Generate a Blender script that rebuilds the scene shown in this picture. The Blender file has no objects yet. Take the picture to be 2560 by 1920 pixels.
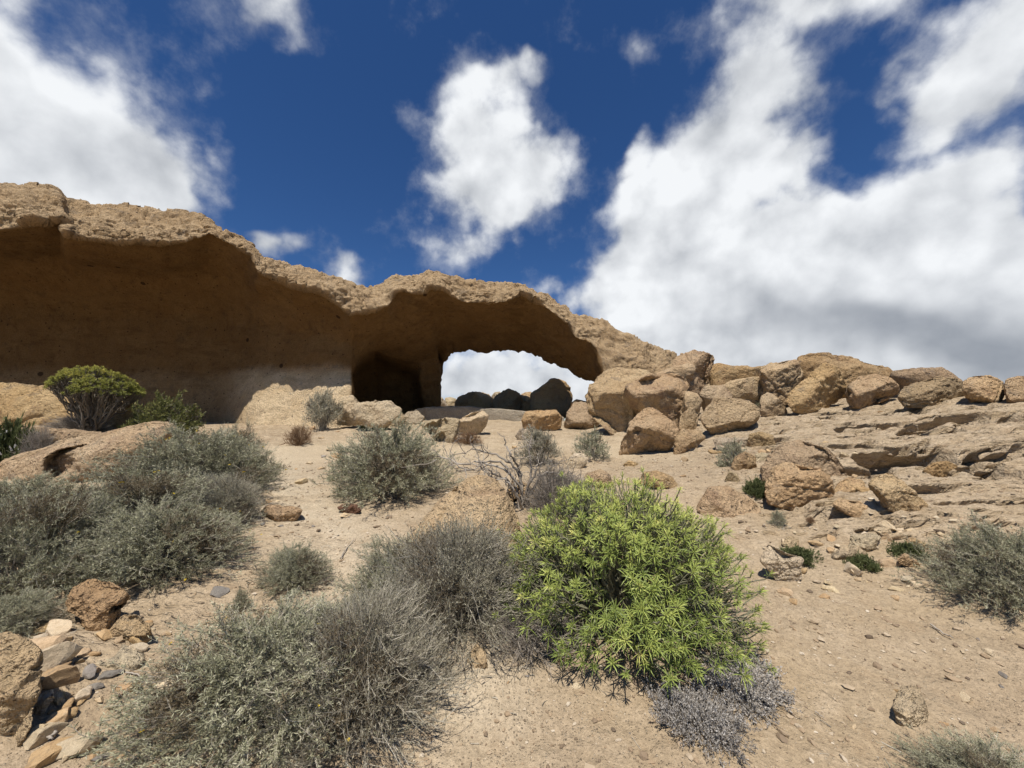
import bpy, math, random
import numpy as np
from mathutils import Vector

scene = bpy.context.scene
COL = scene.collection
R = math.radians

# ------------------------------------------------------------------ camera
EYE = np.array([0.0, 0.0, 1.6])
PITCH = R(6.0)
FOC, CX, CY = 962.0, 1280.0, 960.0            # focal length and centre in photo pixels (2560 x 1920)
cam_data = bpy.data.cameras.new('camera')
cam_data.sensor_width = 36.0
cam_data.lens = 36.0 * FOC / 2560.0
cam_data.clip_start, cam_data.clip_end = 0.05, 6000.0
cam = bpy.data.objects.new('camera', cam_data)
cam.location = EYE
cam.rotation_euler = (R(90) + PITCH, 0, 0)
COL.objects.link(cam)
scene.camera = cam

# ------------------------------------------------------------------ sun, sky, exposure
SUN_ELEV, SUN_AZ = R(64.0), R(12.0)           # light travels forward (+Y) and a little to the right
SUN_STRENGTH, SKY_STRENGTH = 5.0, 0.09
ldir = np.array([math.sin(SUN_AZ) * math.cos(SUN_ELEV), math.cos(SUN_AZ) * math.cos(SUN_ELEV), -math.sin(SUN_ELEV)])
sun_data = bpy.data.lights.new('sun', 'SUN')
sun_data.energy = SUN_STRENGTH
sun_data.angle = R(0.53)
sun_data.color = (1.0, 0.95, 0.87)
sun = bpy.data.objects.new('sun', sun_data)
sun.rotation_euler = Vector(ldir).to_track_quat('-Z', 'Y').to_euler()
sun.location = (-5, -20, 40)
COL.objects.link(sun)

vs = scene.view_settings
vs.view_transform, vs.look, vs.exposure, vs.gamma = 'Standard', 'None', 0.12, 1.0
vs.use_curve_mapping = False
scene.cycles.max_bounces = 6
scene.cycles.diffuse_bounces = 1
scene.cycles.transparent_max_bounces = 4
scene.cycles.use_adaptive_sampling = True
scene.cycles.adaptive_threshold = 0.03


def ray(px, py):
    """direction through a photo pixel, scaled to unit forward distance"""
    u, v = (np.asarray(px, float) - CX) / FOC, (np.asarray(py, float) - CY) / FOC
    y = math.cos(PITCH) + v * math.sin(PITCH)
    return np.stack([u / y, np.ones_like(y), (math.sin(PITCH) - v * math.cos(PITCH)) / y], -1)


def P(px, py, d):
    return EYE + ray(px, py) * np.asarray(d, float)[..., None]


class V:
    """one socket of a node tree, with arithmetic"""
    nt = None
    def __init__(s, sock): s.s = sock
    @staticmethod
    def m(op, a, b=None, c=None, clamp=False):
        n = V.nt.nodes.new('ShaderNodeMath'); n.operation = op; n.use_clamp = clamp
        for i, q in enumerate((a, b, c)):
            if q is None: continue
            if isinstance(q, V): V.nt.links.new(q.s, n.inputs[i])
            else: n.inputs[i].default_value = q
        return V(n.outputs[0])
    def __add__(s, o): return V.m('ADD', s, o)
    __radd__ = __add__
    def __mul__(s, o): return V.m('MULTIPLY', s, o)
    __rmul__ = __mul__
    def __sub__(s, o): return V.m('SUBTRACT', s, o)
    def __rsub__(s, o): return V.m('SUBTRACT', o, s)
    def __truediv__(s, o): return V.m('DIVIDE', s, o)


def sstep(v, a, b, lo=0.0, hi=1.0):
    n = V.nt.nodes.new('ShaderNodeMapRange'); n.interpolation_type = 'SMOOTHSTEP'
    V.nt.links.new(v.s, n.inputs[0])
    for i, q in enumerate((a, b, lo, hi)): n.inputs[i + 1].default_value = q
    return V(n.outputs[0])


def link(a, b): V.nt.links.new(a.s if isinstance(a, V) else a, b)


def node(t, **kw):
    n = V.nt.nodes.new(t)
    for k, v in kw.items(): setattr(n, k, v)
    return n


def noise_tex(vec, scale, detail=6.0, rough=0.55, lac=2.0, dist=0.0):
    n = node('ShaderNodeTexNoise')
    if vec is not None: link(vec, n.inputs['Vector'])
    n.inputs['Scale'].default_value = scale; n.inputs['Detail'].default_value = detail
    n.inputs['Roughness'].default_value = rough; n.inputs['Lacunarity'].default_value = lac
    n.inputs['Distortion'].default_value = dist
    return n


def mixc(f, a, b, blend='MIX'):
    n = node('ShaderNodeMix', data_type='RGBA', blend_type=blend)
    for sock, q in ((n.inputs[0], f), (n.inputs[6], a), (n.inputs[7], b)):
        if isinstance(q, V): link(q, sock)
        elif isinstance(q, bpy.types.NodeSocket): link(q, sock)
        elif isinstance(q, (tuple, list)): sock.default_value = (*q, 1.0)
        else: sock.default_value = q
    return n.outputs[2]


def build_world():
    w = bpy.data.worlds.new('World'); scene.world = w; w.use_nodes = True
    V.nt = nt = w.node_tree; nt.nodes.clear()
    sky = node('ShaderNodeTexSky', sky_type='NISHITA', sun_disc=False)
    sky.sun_elevation = SUN_ELEV
    sky.sun_rotation = math.atan2(-ldir[0], -ldir[1])
    sky.altitude = 900.0; sky.air_density = 1.0; sky.dust_density = 0.0; sky.ozone_density = 3.0
    hs = node('ShaderNodeHueSaturation'); hs.inputs['Saturation'].default_value = 1.18; hs.inputs['Value'].default_value = 0.68
    link(sky.outputs[0], hs.inputs['Color'])
    blue = mixc(1.0, hs.outputs[0], (.88, 1.02, 1.26), 'MULTIPLY')
    tc = node('ShaderNodeTexCoord').outputs['Generated']
    nrm = node('ShaderNodeVectorMath', operation='NORMALIZE'); link(tc, nrm.inputs[0]); dvec = nrm.outputs[0]
    # domain warp: billows, then fine shreds
    nz = noise_tex(dvec, 4.2, 3.0, 0.58)
    sub = node('ShaderNodeVectorMath', operation='SUBTRACT'); link(nz.outputs['Color'], sub.inputs[0]); sub.inputs[1].default_value = (.5, .5, .5)
    sc = node('ShaderNodeVectorMath', operation='SCALE'); link(sub.outputs[0], sc.inputs[0]); sc.inputs['Scale'].default_value = 0.24
    ad = node('ShaderNodeVectorMath', operation='ADD'); link(dvec, ad.inputs[0]); link(sc.outputs[0], ad.inputs[1])
    sep = node('ShaderNodeSeparateXYZ'); link(ad.outputs[0], sep.inputs[0])
    x, y, z = (V(o) for o in sep.outputs)
    yc = V.m('MAXIMUM', y, 0.12)
    U, W = x / yc, z / yc

    def uv(px, py):
        d = ray(px, py); return float(d[0]), float(d[2])

    cuv = node('ShaderNodeCombineXYZ'); link(U, cuv.inputs[0]); link(W, cuv.inputs[1])

    def blob(px, py, rx, ry, amp, acc=None):
        """acc + amp * exp(-r^2) of an ellipse on the sky"""
        u0, v0 = uv(px, py)
        rx, ry = rx / FOC, ry / FOC
        n = node('ShaderNodeVectorMath', operation='MULTIPLY_ADD'); link(cuv.outputs[0], n.inputs[0])
        n.inputs[1].default_value = (1 / rx, 1 / ry, 0); n.inputs[2].default_value = (-u0 / rx, -v0 / ry, 0)
        d = node('ShaderNodeVectorMath', operation='DOT_PRODUCT'); link(n.outputs[0], d.inputs[0]); link(n.outputs[0], d.inputs[1])
        e = V.m('POWER', math.exp(-1), V(d.outputs['Value']))
        return V.m('MULTIPLY_ADD', e, amp, acc if acc is not None else 0.0)

    blobs = [
        (30, 330, 300, 230, 1.5), (270, 430, 220, 140, 1.1), (-60, 120, 130, 200, .9), (400, 500, 110, 90, .7), (-350, 350, 400, 400, 1.2),
        (660, 20, 105, 90, .72), (720, 120, 75, 70, .5), (590, -60, 140, 90, .5),
        (1240, 175, 105, 66, .9), (1220, 290, 135, 80, .95), (1280, 420, 165, 95, 1.15), (1230, 520, 120, 90, .9), (1150, 640, 70, 60, .55),
        (2010, -20, 190, 130, .95), (1930, 170, 130, 120, .85), (1850, 320, 150, 130, .95), (1760, 440, 190, 110, 1.05), (1660, 560, 150, 110, 1.05),
        (1590, 690, 110, 80, .7), (1800, 640, 260, 150, 1.15), (2060, 690, 300, 160, 1.3), (2350, 560, 300, 170, 1.3), (2560, 700, 360, 260, 1.4),
        (2250, 850, 500, 130, 1.3), (1750, 870, 330, 120, 1.05), (2050, 930, 330, 70, .9), (2450, 960, 300, 80, .9), (2500, 160, 270, 130, 1.15), (2330, 250, 190, 85, .95), (2600, 0, 230, 150, 1.0), (2200, 20, 110, 70, .4),
        (2260, 345, 110, 50, .5), (690, 590, 120, 55, .68), (860, 660, 70, 60, .9), (620, 560, 60, 40, .4),
        (1300, 960, 260, 80, .85), (1120, 940, 120, 60, .7), (1420, 1000, 200, 60, .9), (1330, 860, 200, 40, .3),
        (1620, 40, 60, 80, .42), (1420, 50, 50, 50, .34), (1500, 720, 150, 50, .5), (1010, 300, 70, 90, .36), (940, 560, 60, 40, .22),
        (1560, 420, 60, 90, .35), (1080, 590, 40, 40, .25),
    ]
    f = None
    for b in blobs:
        f = blob(*b, f)
    # wedge-shaped clear gaps
    for b in [(1490, 400, 60, 150, -.45), (2090, 350, 55, 95, -.55), (2040, 470, 70, 50, -.5), (1940, 540, 50, 35, -.4), (2130, 190, 40, 60, -.3), (2330, 360, 150, 28, -.3),
              (1510, 640, 60, 60, -.3), (1900, 560, 30, 60, -.35), (760, 230, 170, 160, -.5), (930, 420, 150, 180, -.35)]:
        f = blob(*b, f)
    # broken cumulus outside the part of the sky described above, thinned there to lower the fill light
    sepd = node('ShaderNodeSeparateXYZ'); link(dvec, sepd.inputs[0]); dz = V(sepd.outputs[2]); dy = V(sepd.outputs[1])
    gen = V(noise_tex(dvec, 1.6, 4.0, .5).outputs['Fac'])
    gen = sstep(gen, .52, .72, 0.0, 1.3)
    inside = sstep(U, -1.75, -1.4) * sstep(U, 1.75, 1.4) * sstep(W, 1.6, 1.25) * sstep(dy, 0.1, 0.3)
    # inverted ranges: MapRange smoothstep handles from>to
    f = f * inside + gen * (1.0 - inside)
    n1 = V(noise_tex(dvec, 6.0, 6.0, .60).outputs['Fac']) - 0.5
    n2 = V(noise_tex(dvec, 16.0, 6.0, .62).outputs['Fac']) - 0.5
    bil = V.m('ABSOLUTE', V(noise_tex(dvec, 10.0, 3.0, .5).outputs['Fac']) - .5)
    dens = f + n1 * .85 + n2 * 0.62 + bil * 1.1 - .12
    veil = sstep(f * 1.1 + n1 * 1.7 + n2 * 1.1, .12, 1.1) * .38
    alpha = V.m('MAXIMUM', sstep(dens, .18, .92), veil)
    # light and grey inside the clouds
    off = node('ShaderNodeVectorMath', operation='ADD'); link(dvec, off.inputs[0]); off.inputs[1].default_value = (-.015, 0, .05)
    s1 = V(noise_tex(dvec, 4.5, 3.0, .5).outputs['Fac']); s2 = V(noise_tex(off.outputs[0], 4.5, 3.0, .5).outputs['Fac'])
    lit = (s1 - s2) * 1.7 + (n1 + n2) * 0.38 + bil * .6 + 0.78
    grey = None
    for b in [(2330, 850, 420, 80, .60), (2080, 790, 260, 50, .28), (2560, 930, 400, 70, .30), (1850, 740, 200, 40, .16), (2480, 260, 140, 60, .16), (2300, 700, 350, 60, .12),
              (60, 420, 220, 70, .14)]:
        grey = blob(*b, grey)
    under = sstep(dz, .35, .05, 0.0, .35) * (1.0 - inside)
    lit = V.m('MINIMUM', V.m('MAXIMUM', lit * (1.0 - V.m('MINIMUM', grey * inside, .62)) - under, .22), 1.05)
    ccol = mixc(V.m('MULTIPLY', lit, 1.0), (.10, .125, .17), (.86, .88, .90))
    mul = node('ShaderNodeVectorMath', operation='SCALE'); link(blue, mul.inputs[0]); mul.inputs['Scale'].default_value = SKY_STRENGTH
    col = mixc(alpha * 0.97, mul.outputs[0], ccol)
    bg = node('ShaderNodeBackground'); link(col, bg.inputs['Color']); bg.inputs['Strength'].default_value = 1.0
    out = node('ShaderNodeOutputWorld'); link(bg.outputs[0], out.inputs['Surface'])
    w.cycles.sampling_method = 'MANUAL'; w.cycles.sample_map_resolution = 512


build_world()

# ------------------------------------------------------------------ numpy noise
def _hash(i, j, k, seed):
    h = (i.astype(np.uint32) * np.uint32(374761393) + j.astype(np.uint32) * np.uint32(668265263)
         + k.astype(np.uint32) * np.uint32(2147483647) + np.uint32((seed * 974711 + 12345) % 4294967295))
    h = (h ^ (h >> np.uint32(13))) * np.uint32(1274126177)
    h = (h ^ (h >> np.uint32(16))) * np.uint32(2246822519)
    h ^= h >> np.uint32(15)
    return h.astype(np.float32) / np.float32(4294967295.0) * 2 - 1


def vnoise(p, seed=0):
    p = np.asarray(p, float)
    i = np.floor(p).astype(np.int64); f = (p - i); f = f * f * f * (f * (f * 6 - 15) + 10)
    out = 0
    for a in (0, 1):
        for b in (0, 1):
            for c in (0, 1):
                w = (f[:, 0] if a else 1 - f[:, 0]) * (f[:, 1] if b else 1 - f[:, 1]) * (f[:, 2] if c else 1 - f[:, 2])
                out = out + w * _hash(i[:, 0] + a, i[:, 1] + b, i[:, 2] + c, seed)
    return out


def fbm(p, octaves=4, seed=0, gain=.5, ridged=False):
    p = np.asarray(p, float); s = np.zeros(len(p)); a, tot = 1.0, 0.0
    rot = np.array([[.8, .6, 0], [-.48, .64, .6], [.36, -.48, .8]])
    for o in range(octaves):
        n = vnoise(p, seed + o)
        s += a * ((1 - 2 * np.abs(n)) if ridged else n); tot += a
        a *= gain; p = (p @ rot) * 2.03 + 7.1
    return s / tot


def sm(x, a, b):
    t = np.clip((np.asarray(x, float) - a) / (b - a), 0, 1); return t * t * (3 - 2 * t)


# ------------------------------------------------------------------ mesh helpers
def mesh_np(name, verts, faces, mat=None, smooth=True, attrs=None):
    """faces: (n,3) or (n,4) integer array, or a list of such arrays"""
    me = bpy.data.meshes.new(name)
    verts = np.asarray(verts, np.float32)
    fl = faces if isinstance(faces, list) else [faces]
    fl = [np.asarray(f, np.int32) for f in fl if len(f)]
    loops = np.concatenate([f.ravel() for f in fl])
    tot = np.concatenate([np.full(len(f), f.shape[1], np.int32) for f in fl])
    start = np.concatenate([[0], np.cumsum(tot)[:-1]]).astype(np.int32)
    me.vertices.add(len(verts)); me.vertices.foreach_set('co', verts.ravel())
    me.loops.add(len(loops)); me.loops.foreach_set('vertex_index', loops)
    me.polygons.add(len(tot)); me.polygons.foreach_set('loop_start', start); me.polygons.foreach_set('loop_total', tot)
    me.update(calc_edges=True)
    me.polygons.foreach_set('use_smooth', np.full(len(tot), smooth, bool))
    for k, a in (attrs or {}).items():
        at = me.attributes.new(k, 'FLOAT', 'POINT'); at.data.foreach_set('value', np.asarray(a, np.float32))
    if mat: me.materials.append(mat)
    return me


def obj(name, me, parent=None, loc=None):
    o = bpy.data.objects.new(name, me); COL.objects.link(o)
    if parent is not None: o.parent = parent
    if loc is not None: o.location = loc
    return o


def tag(o, label=None, cat=None, group=None, kind=None):
    if label: o['label'] = label
    if cat: o['category'] = cat
    if group: o['group'] = group
    if kind: o['kind'] = kind
    return o


def grid_faces(nr, nc):
    i = np.arange(nr * nc).reshape(nr, nc)
    return np.stack([i[:-1, :-1], i[:-1, 1:], i[1:, 1:], i[1:, :-1]], -1).reshape(-1, 4)


def grid_normals(g):
    du = np.gradient(g, axis=1); dv = np.gradient(g, axis=0)
    n = np.cross(du, dv); n /= np.linalg.norm(n, axis=-1, keepdims=True) + 1e-9
    return n


# ------------------------------------------------------------------ materials
def new_mat(name):
    m = bpy.data.materials.new(name); m.use_nodes = True
    V.nt = m.node_tree; V.nt.nodes.clear()
    bs = node('ShaderNodeBsdfPrincipled'); bs.inputs['Roughness'].default_value = .9
    bs.inputs['Specular IOR Level'].default_value = .15
    out = node('ShaderNodeOutputMaterial'); link(bs.outputs[0], out.inputs['Surface'])
    return m, bs, out


def ramp(fac, stops):
    n = node('ShaderNodeValToRGB'); link(fac, n.inputs[0])
    els = n.color_ramp.elements
    while len(els) < len(stops): els.new(.5)
    for e, (p, c) in zip(els, stops): e.position = p; e.color = (*c, 1)
    return n.outputs[0]


def attr(name):
    n = node('ShaderNodeAttribute'); n.attribute_name = name; return V(n.outputs['Fac'])


def bump(h, strength, dist, normal=None):
    n = node('ShaderNodeBump'); n.inputs['Strength'].default_value = strength; n.inputs['Distance'].default_value = dist
    link(h, n.inputs['Height'])
    if normal is not None: link(normal, n.inputs['Normal'])
    return n.outputs[0]


def voro(vec, scale, feature='F1', rand=1.0):
    n = node('ShaderNodeTexVoronoi', feature=feature); link(vec, n.inputs['Vector'])
    n.inputs['Scale'].default_value = scale; n.inputs['Randomness'].default_value = rand
    return n


def rock_material(name, a, b, c, stain, use_object=True, strata=0.0, pits=1.0, bscale=1.0):
    m, bs, out = new_mat(name)
    if use_object:
        tc = node('ShaderNodeTexCoord').outputs['Object']
        oi = node('ShaderNodeObjectInfo')
        cmb = node('ShaderNodeCombineXYZ'); link(V(oi.outputs['Random']) * 37.0, cmb.inputs[0]); link(V(oi.outputs['Random']) * 91.0, cmb.inputs[1])
        ad = node('ShaderNodeVectorMath', operation='ADD'); link(tc, ad.inputs[0]); link(cmb.outputs[0], ad.inputs[1]); vec = ad.outputs[0]
    else:
        vec = node('ShaderNodeNewGeometry').outputs['Position']
    n0 = V(noise_tex(vec, .9, 3, .6).outputs['Fac'])
    n1 = V(noise_tex(vec, 3.5, 5, .62).outputs['Fac'])
    n2 = V(noise_tex(vec, 21., 4, .65).outputs['Fac'])
    n3 = V(noise_tex(vec, 85., 2, .7).outputs['Fac'])
    col = mixc(sstep(n0, .35, .65), a, b)
    col = mixc(sstep(n1, .45, .72) * .75, col, c)
    st = sstep(V(noise_tex(vec, 1.7, 6, .7, dist=.6).outputs['Fac']), .54, .70) * .6
    col = mixc(st, col, stain)
    lich = sstep(V(noise_tex(vec, 2.3, 6, .72).outputs['Fac']), .56, .64) * .45
    col = mixc(lich, col, (.20, .165, .125))
    # pumice and dark clasts
    vo = voro(vec, 26.0); clast = sstep(V(vo.outputs['Distance']), .22, .12); pick = V(node('ShaderNodeSeparateColor').outputs[0])
    sepc = V.nt.nodes[-1]; link(vo.outputs['Color'], sepc.inputs[0])
    col = mixc(clast * sstep(pick, .70, .74) * .8, col, (.055, .04, .03))
    col = mixc(clast * sstep(pick, .20, .16) * .5, col, (.50, .40, .28))
    if not use_object:
        vb = voro(vec, 5.0); sb = node('ShaderNodeSeparateColor'); link(vb.outputs['Color'], sb.inputs[0])
        col = mixc(sstep(V(vb.outputs['Distance']), .20, .10) * sstep(V(sb.outputs[0]), .62, .66) * .8, col, (.06, .042, .03))
        col = mixc(sstep(V(vb.outputs['Distance']), .17, .08) * sstep(V(sb.outputs[1]), .10, .07) * .6, col, (.52, .43, .31))
        vc = voro(vec, 1.1); sc_ = node('ShaderNodeSeparateColor'); link(vc.outputs['Color'], sc_.inputs[0])
        col = mixc(sstep(V(vc.outputs['Distance']), .13, .09) * sstep(V(sc_.outputs[0]), .72, .74) * .85, col, (.05, .035, .025))
        mp = node('ShaderNodeMapping'); link(vec, mp.inputs['Vector']); mp.inputs['Scale'].default_value = (.55, .55, 2.4)
        col = mixc(sstep(V(noise_tex(mp.outputs[0], 1.1, 5, .65).outputs['Fac']), .52, .68) * .38, col, (.17, .115, .062))
    val = sstep(n2, .25, .75, .78, 1.16) * sstep(n3, .3, .7, .88, 1.10)
    mul = node('ShaderNodeVectorMath', operation='SCALE'); link(col, mul.inputs[0]); link(val, mul.inputs['Scale'])
    if use_object:
        hs = node('ShaderNodeHueSaturation'); link(mul.outputs[0], hs.inputs['Color'])
        link(V(oi.outputs['Random']) * .34 + .84, hs.inputs['Value']); link(V.m('FRACT', V(oi.outputs['Random']) * 13.7) * .010 + .495, hs.inputs['Hue'])
        link(V(V.m('FRACT', V(oi.outputs['Random']) * 7.3).s) * .22 + .88, hs.inputs['Saturation'])
        link(hs.outputs[0], bs.inputs['Base Color'])
    else:
        # ochre vault darkened to paint in its shade, sunlit patch painted pale at the wall foot, beige crust outside
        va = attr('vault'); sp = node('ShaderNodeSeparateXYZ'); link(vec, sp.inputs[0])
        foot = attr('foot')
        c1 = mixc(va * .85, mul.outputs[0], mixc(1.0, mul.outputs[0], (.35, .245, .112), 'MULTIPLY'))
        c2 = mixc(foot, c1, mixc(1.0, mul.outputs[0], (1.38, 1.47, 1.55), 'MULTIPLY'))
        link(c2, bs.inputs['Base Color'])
    pv = voro(vec, 9.0); pit = sstep(V(pv.outputs['Distance']), .32, .10) * -1.0
    pv2 = voro(vec, 34.0); pit2 = sstep(V(pv2.outputs['Distance']), .34, .08) * -1.0
    h = n1 * .15 + n2 * .075 + n3 * .014 + pit * (.034 * pits) + pit2 * (.018 * pits)
    link(bump(h, 1.0, bscale), bs.inputs['Normal'])
    bs.inputs['Roughness'].default_value = .95
    return m


M = {}
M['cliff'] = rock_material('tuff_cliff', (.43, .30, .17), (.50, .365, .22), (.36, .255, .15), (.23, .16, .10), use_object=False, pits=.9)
M['boulder'] = rock_material('tuff_boulder', (.47, .315, .165), (.52, .37, .21), (.40, .265, .145), (.27, .165, .10), pits=1.1)
M['pale_rock'] = rock_material('pale_tuff', (.54, .425, .275), (.58, .465, .31), (.47, .355, .22), (.40, .28, .17), pits=.8)
M['brown_rock'] = rock_material('brown_rock', (.16, .085, .05), (.19, .11, .07), (.12, .065, .04), (.08, .05, .04), pits=.6)
M['grey_rock'] = rock_material('grey_basalt', (.14, .125, .11), (.17, .155, .14), (.11, .10, .09), (.08, .075, .07), pits=.5)
M['old_wall'] = rock_material('cut_tuff_wall', (.30, .25, .185), (.34, .285, .21), (.27, .22, .16), (.20, .16, .12), pits=.35)


PALE = ((.54, .425, .275), (.58, .465, .31), (.47, .355, .22), (.40, .28, .17))
TAN = ((.42, .285, .155), (.47, .335, .195), (.36, .245, .14), (.25, .16, .10))
GREY = ((.24, .21, .18), (.28, .25, .215), (.20, .175, .15), (.15, .135, .12))
for nm, cc_ in (('pale', PALE), ('tan', TAN), ('grey', GREY)):
    M[nm + '_stone'] = rock_material(nm + '_loose_stone', *cc_, pits=.6, bscale=.035)


def ground_material():
    m, bs, out = new_mat('dry_ground')
    vec = node('ShaderNodeNewGeometry').outputs['Position']
    rock = attr('rock'); grav = attr('gravel')
    n0 = V(noise_tex(vec, .7, 3, .6).outputs['Fac']); n1 = V(noise_tex(vec, 4., 5, .6).outputs['Fac'])
    n2 = V(noise_tex(vec, 32., 4, .65).outputs['Fac']); n3 = V(noise_tex(vec, 170., 2, .7).outputs['Fac'])
    sand = mixc(sstep(n0, .35, .65), (.375, .284, .180), (.415, .322, .214))
    sand = mixc(sstep(n1, .48, .70) * .7, sand, (.46, .36, .245))
    sand = mixc(sstep(n1, .46, .30) * .45, sand, (.385, .275, .165))
    sand = mixc(sstep(V(noise_tex(vec, .33, 4, .6).outputs['Fac']), .46, .62) * .55, sand, (.325, .24, .152))
    rk = mixc(sstep(n1, .35, .65), (.41, .31, .198), (.50, .39, .262))
    st = node('ShaderNodeMapping'); link(vec, st.inputs['Vector']); st.inputs['Scale'].default_value = (.8, 3.0, 3.0)
    s1 = V(noise_tex(st.outputs[0], 3.0, 5, .65).outputs['Fac'])
    rk = mixc(sstep(s1, .50, .68) * .6, rk, (.31, .215, .13))
    rk = mixc(sstep(s1, .45, .30) * .5, rk, (.56, .45, .32))
    sand = mixc(attr('path') * sstep(n1, .25, .6, .45, .9), sand, (.53, .44, .315))
    spy = node('ShaderNodeSeparateXYZ'); link(vec, spy.inputs[0])
    sand = mixc(sstep(V(spy.outputs[1]) + (n0 - .5) * 4.0, 6.5, 11.0) * .8, sand, (.51, .41, .275))
    col = mixc(rock, sand, rk)
    # grit: many tiny pale and dark grains
    g1 = voro(vec, 70.0); sp = node('ShaderNodeSeparateColor'); link(g1.outputs['Color'], sp.inputs[0]); pk = V(sp.outputs[0]); pk2 = V(sp.outputs[1])
    grain = sstep(V(g1.outputs['Distance']), .40, .22)
    col = mixc(grain * sstep(pk, .86, .90) * .7, col, (.52, .43, .31))
    col = mixc(grain * sstep(pk2, .87, .90) * .6, col, (.13, .095, .065))
    val = sstep(n2, .25, .75, .80, 1.14) * sstep(n3, .3, .7, .84, 1.12)
    mul = node('ShaderNodeVectorMath', operation='SCALE'); link(col, mul.inputs[0]); link(val, mul.inputs['Scale'])
    link(mul.outputs[0], bs.inputs['Base Color'])
    pv = voro(st.outputs[0], 7.0); pit = sstep(V(pv.outputs['Distance']), .34, .12) * -1.0
    gh = grain * sstep(pk, .4, .9) * .009
    h = n1 * .03 + n2 * (.014) + n3 * .004 + gh * (grav + .4) + rock * (s1 * .12 + pit * .03)
    link(bump(h, 1.0, 1.0), bs.inputs['Normal'])
    bs.inputs['Roughness'].default_value = 1.0
    return m


M['ground'] = ground_material()

# ------------------------------------------------------------------ terrain
def Z(k, pts):
    """points measured on an enlarged view of the photograph -> photo pixels"""
    ox, oy = {1: (0, 400), 2: (800, 600), 3: (1660, 800), 4: (0, 850), 5: (0, 1245), 6: (700, 1000), 7: (1200, 1100), 8: (1660, 1245)}[k]
    return np.array([(ox + x * .40687, oy + y * .40687) for x, y in pts])


PITS = []
GRID = {}


def gsurf(x, y):
    """height of the finished ground"""
    x, y = np.atleast_1d(np.asarray(x, float)), np.atleast_1d(np.asarray(y, float))
    r, a = np.log(np.hypot(x, y) + 1e-9), np.arctan2(x, y)
    i = np.clip(np.searchsorted(GRID['r'], r) - 1, 0, len(GRID['r']) - 2); j = np.clip(np.searchsorted(GRID['a'], a) - 1, 0, len(GRID['a']) - 2)
    s = np.clip((r - GRID['r'][i]) / (GRID['r'][i + 1] - GRID['r'][i]), 0, 1); t = np.clip((a - GRID['a'][j]) / (GRID['a'][j + 1] - GRID['a'][j]), 0, 1)
    Q = GRID['z']
    out = (Q[i, j] * (1 - s) + Q[i + 1, j] * s) * (1 - t) + (Q[i, j + 1] * (1 - s) + Q[i + 1, j + 1] * s) * t
    xs, ys, S = GRID['sx'], GRID['sy'], GRID['sz']
    ok = (x > xs[0]) & (x < xs[-1]) & (y > ys[0]) & (y < ys[-1])
    k = np.clip(np.searchsorted(ys, y), 0, len(ys) - 1); l = np.clip(np.searchsorted(xs, x), 0, len(xs) - 1)
    return np.where(ok, np.maximum(out, S[k, l]), out)


def terrain(x, y, detail=True):
    x = np.asarray(x, float).ravel(); y = np.asarray(y, float).ravel()
    z = np.interp(y, [-3000, -60, 0, 2, 3.5, 5, 8, 11, 14, 16, 19, 24, 40, 100, 3000],
                  [-60, -2.5, -.06, 0, .17, .36, .70, 1.05, 1.38, 1.55, 1.75, 1.72, .6, -4, -60])
    fy = np.interp(y, [2.4, 4, 5, 6, 12, 16, 40, 80], [0, .55, .75, 1, 1, .8, .6, 0])
    gx = np.interp(x, [2.8, 4, 4.6, 6.2, 8, 9.4, 12, 60], [0, .16, .24, .50, .74, .95, 1.32, 1.4])
    z += fy * gx
    z += .55 * np.exp(-((x + 12.5) / 4.0) ** 2 - ((y - 10.0) / 2.6) ** 2)
    z += .22 * np.exp(-((x + 3.2) / 1.2) ** 2 - ((y - 2.3) / 1.4) ** 2)
    z += .22 * np.exp(-((x + 4.5) / 2.0) ** 2 - ((y - 5.0) / 1.6) ** 2)
    z += .14 * np.exp(-((x - 2.6) / 1.0) ** 2 - ((y - 6.2) / 1.5) ** 2)
    p = np.stack([x, y, np.zeros_like(x)], 1)
    near = np.exp(-np.maximum(y - 30, 0) / 30)
    z += near * .10 * fbm(p / 2.4, 3, 11)
    return z


def rock_mask(x, y):
    p = np.stack([x, y, np.zeros_like(x)], 1)
    n = fbm(p / .9, 3, 5)
    r = sm(x + n * 1.0 - .05 * (y - 4), 3.1, 4.0) * sm(y + n * .8, 3.7, 4.9)
    r = np.maximum(r, sm(y + n * 1.5, 10.0, 12.5) * .75)
    r = np.maximum(r, sm(-x + n * 1.2, 5.8, 7.0) * sm(y, 7, 9))
    r = np.maximum(r, .6 * sm(fbm(p / 1.3, 3, 15), .08, .35) * sm(y, 3.5, 5))
    r = np.maximum(r, .7 * sm(-x + n * .9 + .3 * (y - 2.5), 1.9, 2.6) * sm(y + n * .5, 4.2, 3.2))
    return r


def hit(px, py, dmax=45.0):
    """where the sight line of a photo pixel meets the ground"""
    d = np.geomspace(.6, dmax, 2200)
    q = P(float(px), float(py), d)
    h = terrain(q[:, 0], q[:, 1])
    b = np.nonzero(q[:, 2] < h)[0]
    k = b[0] if len(b) else len(d) - 1
    return q[k]


def gz(x, y):
    return float(terrain(np.array([x]), np.array([y]))[0])


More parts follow.
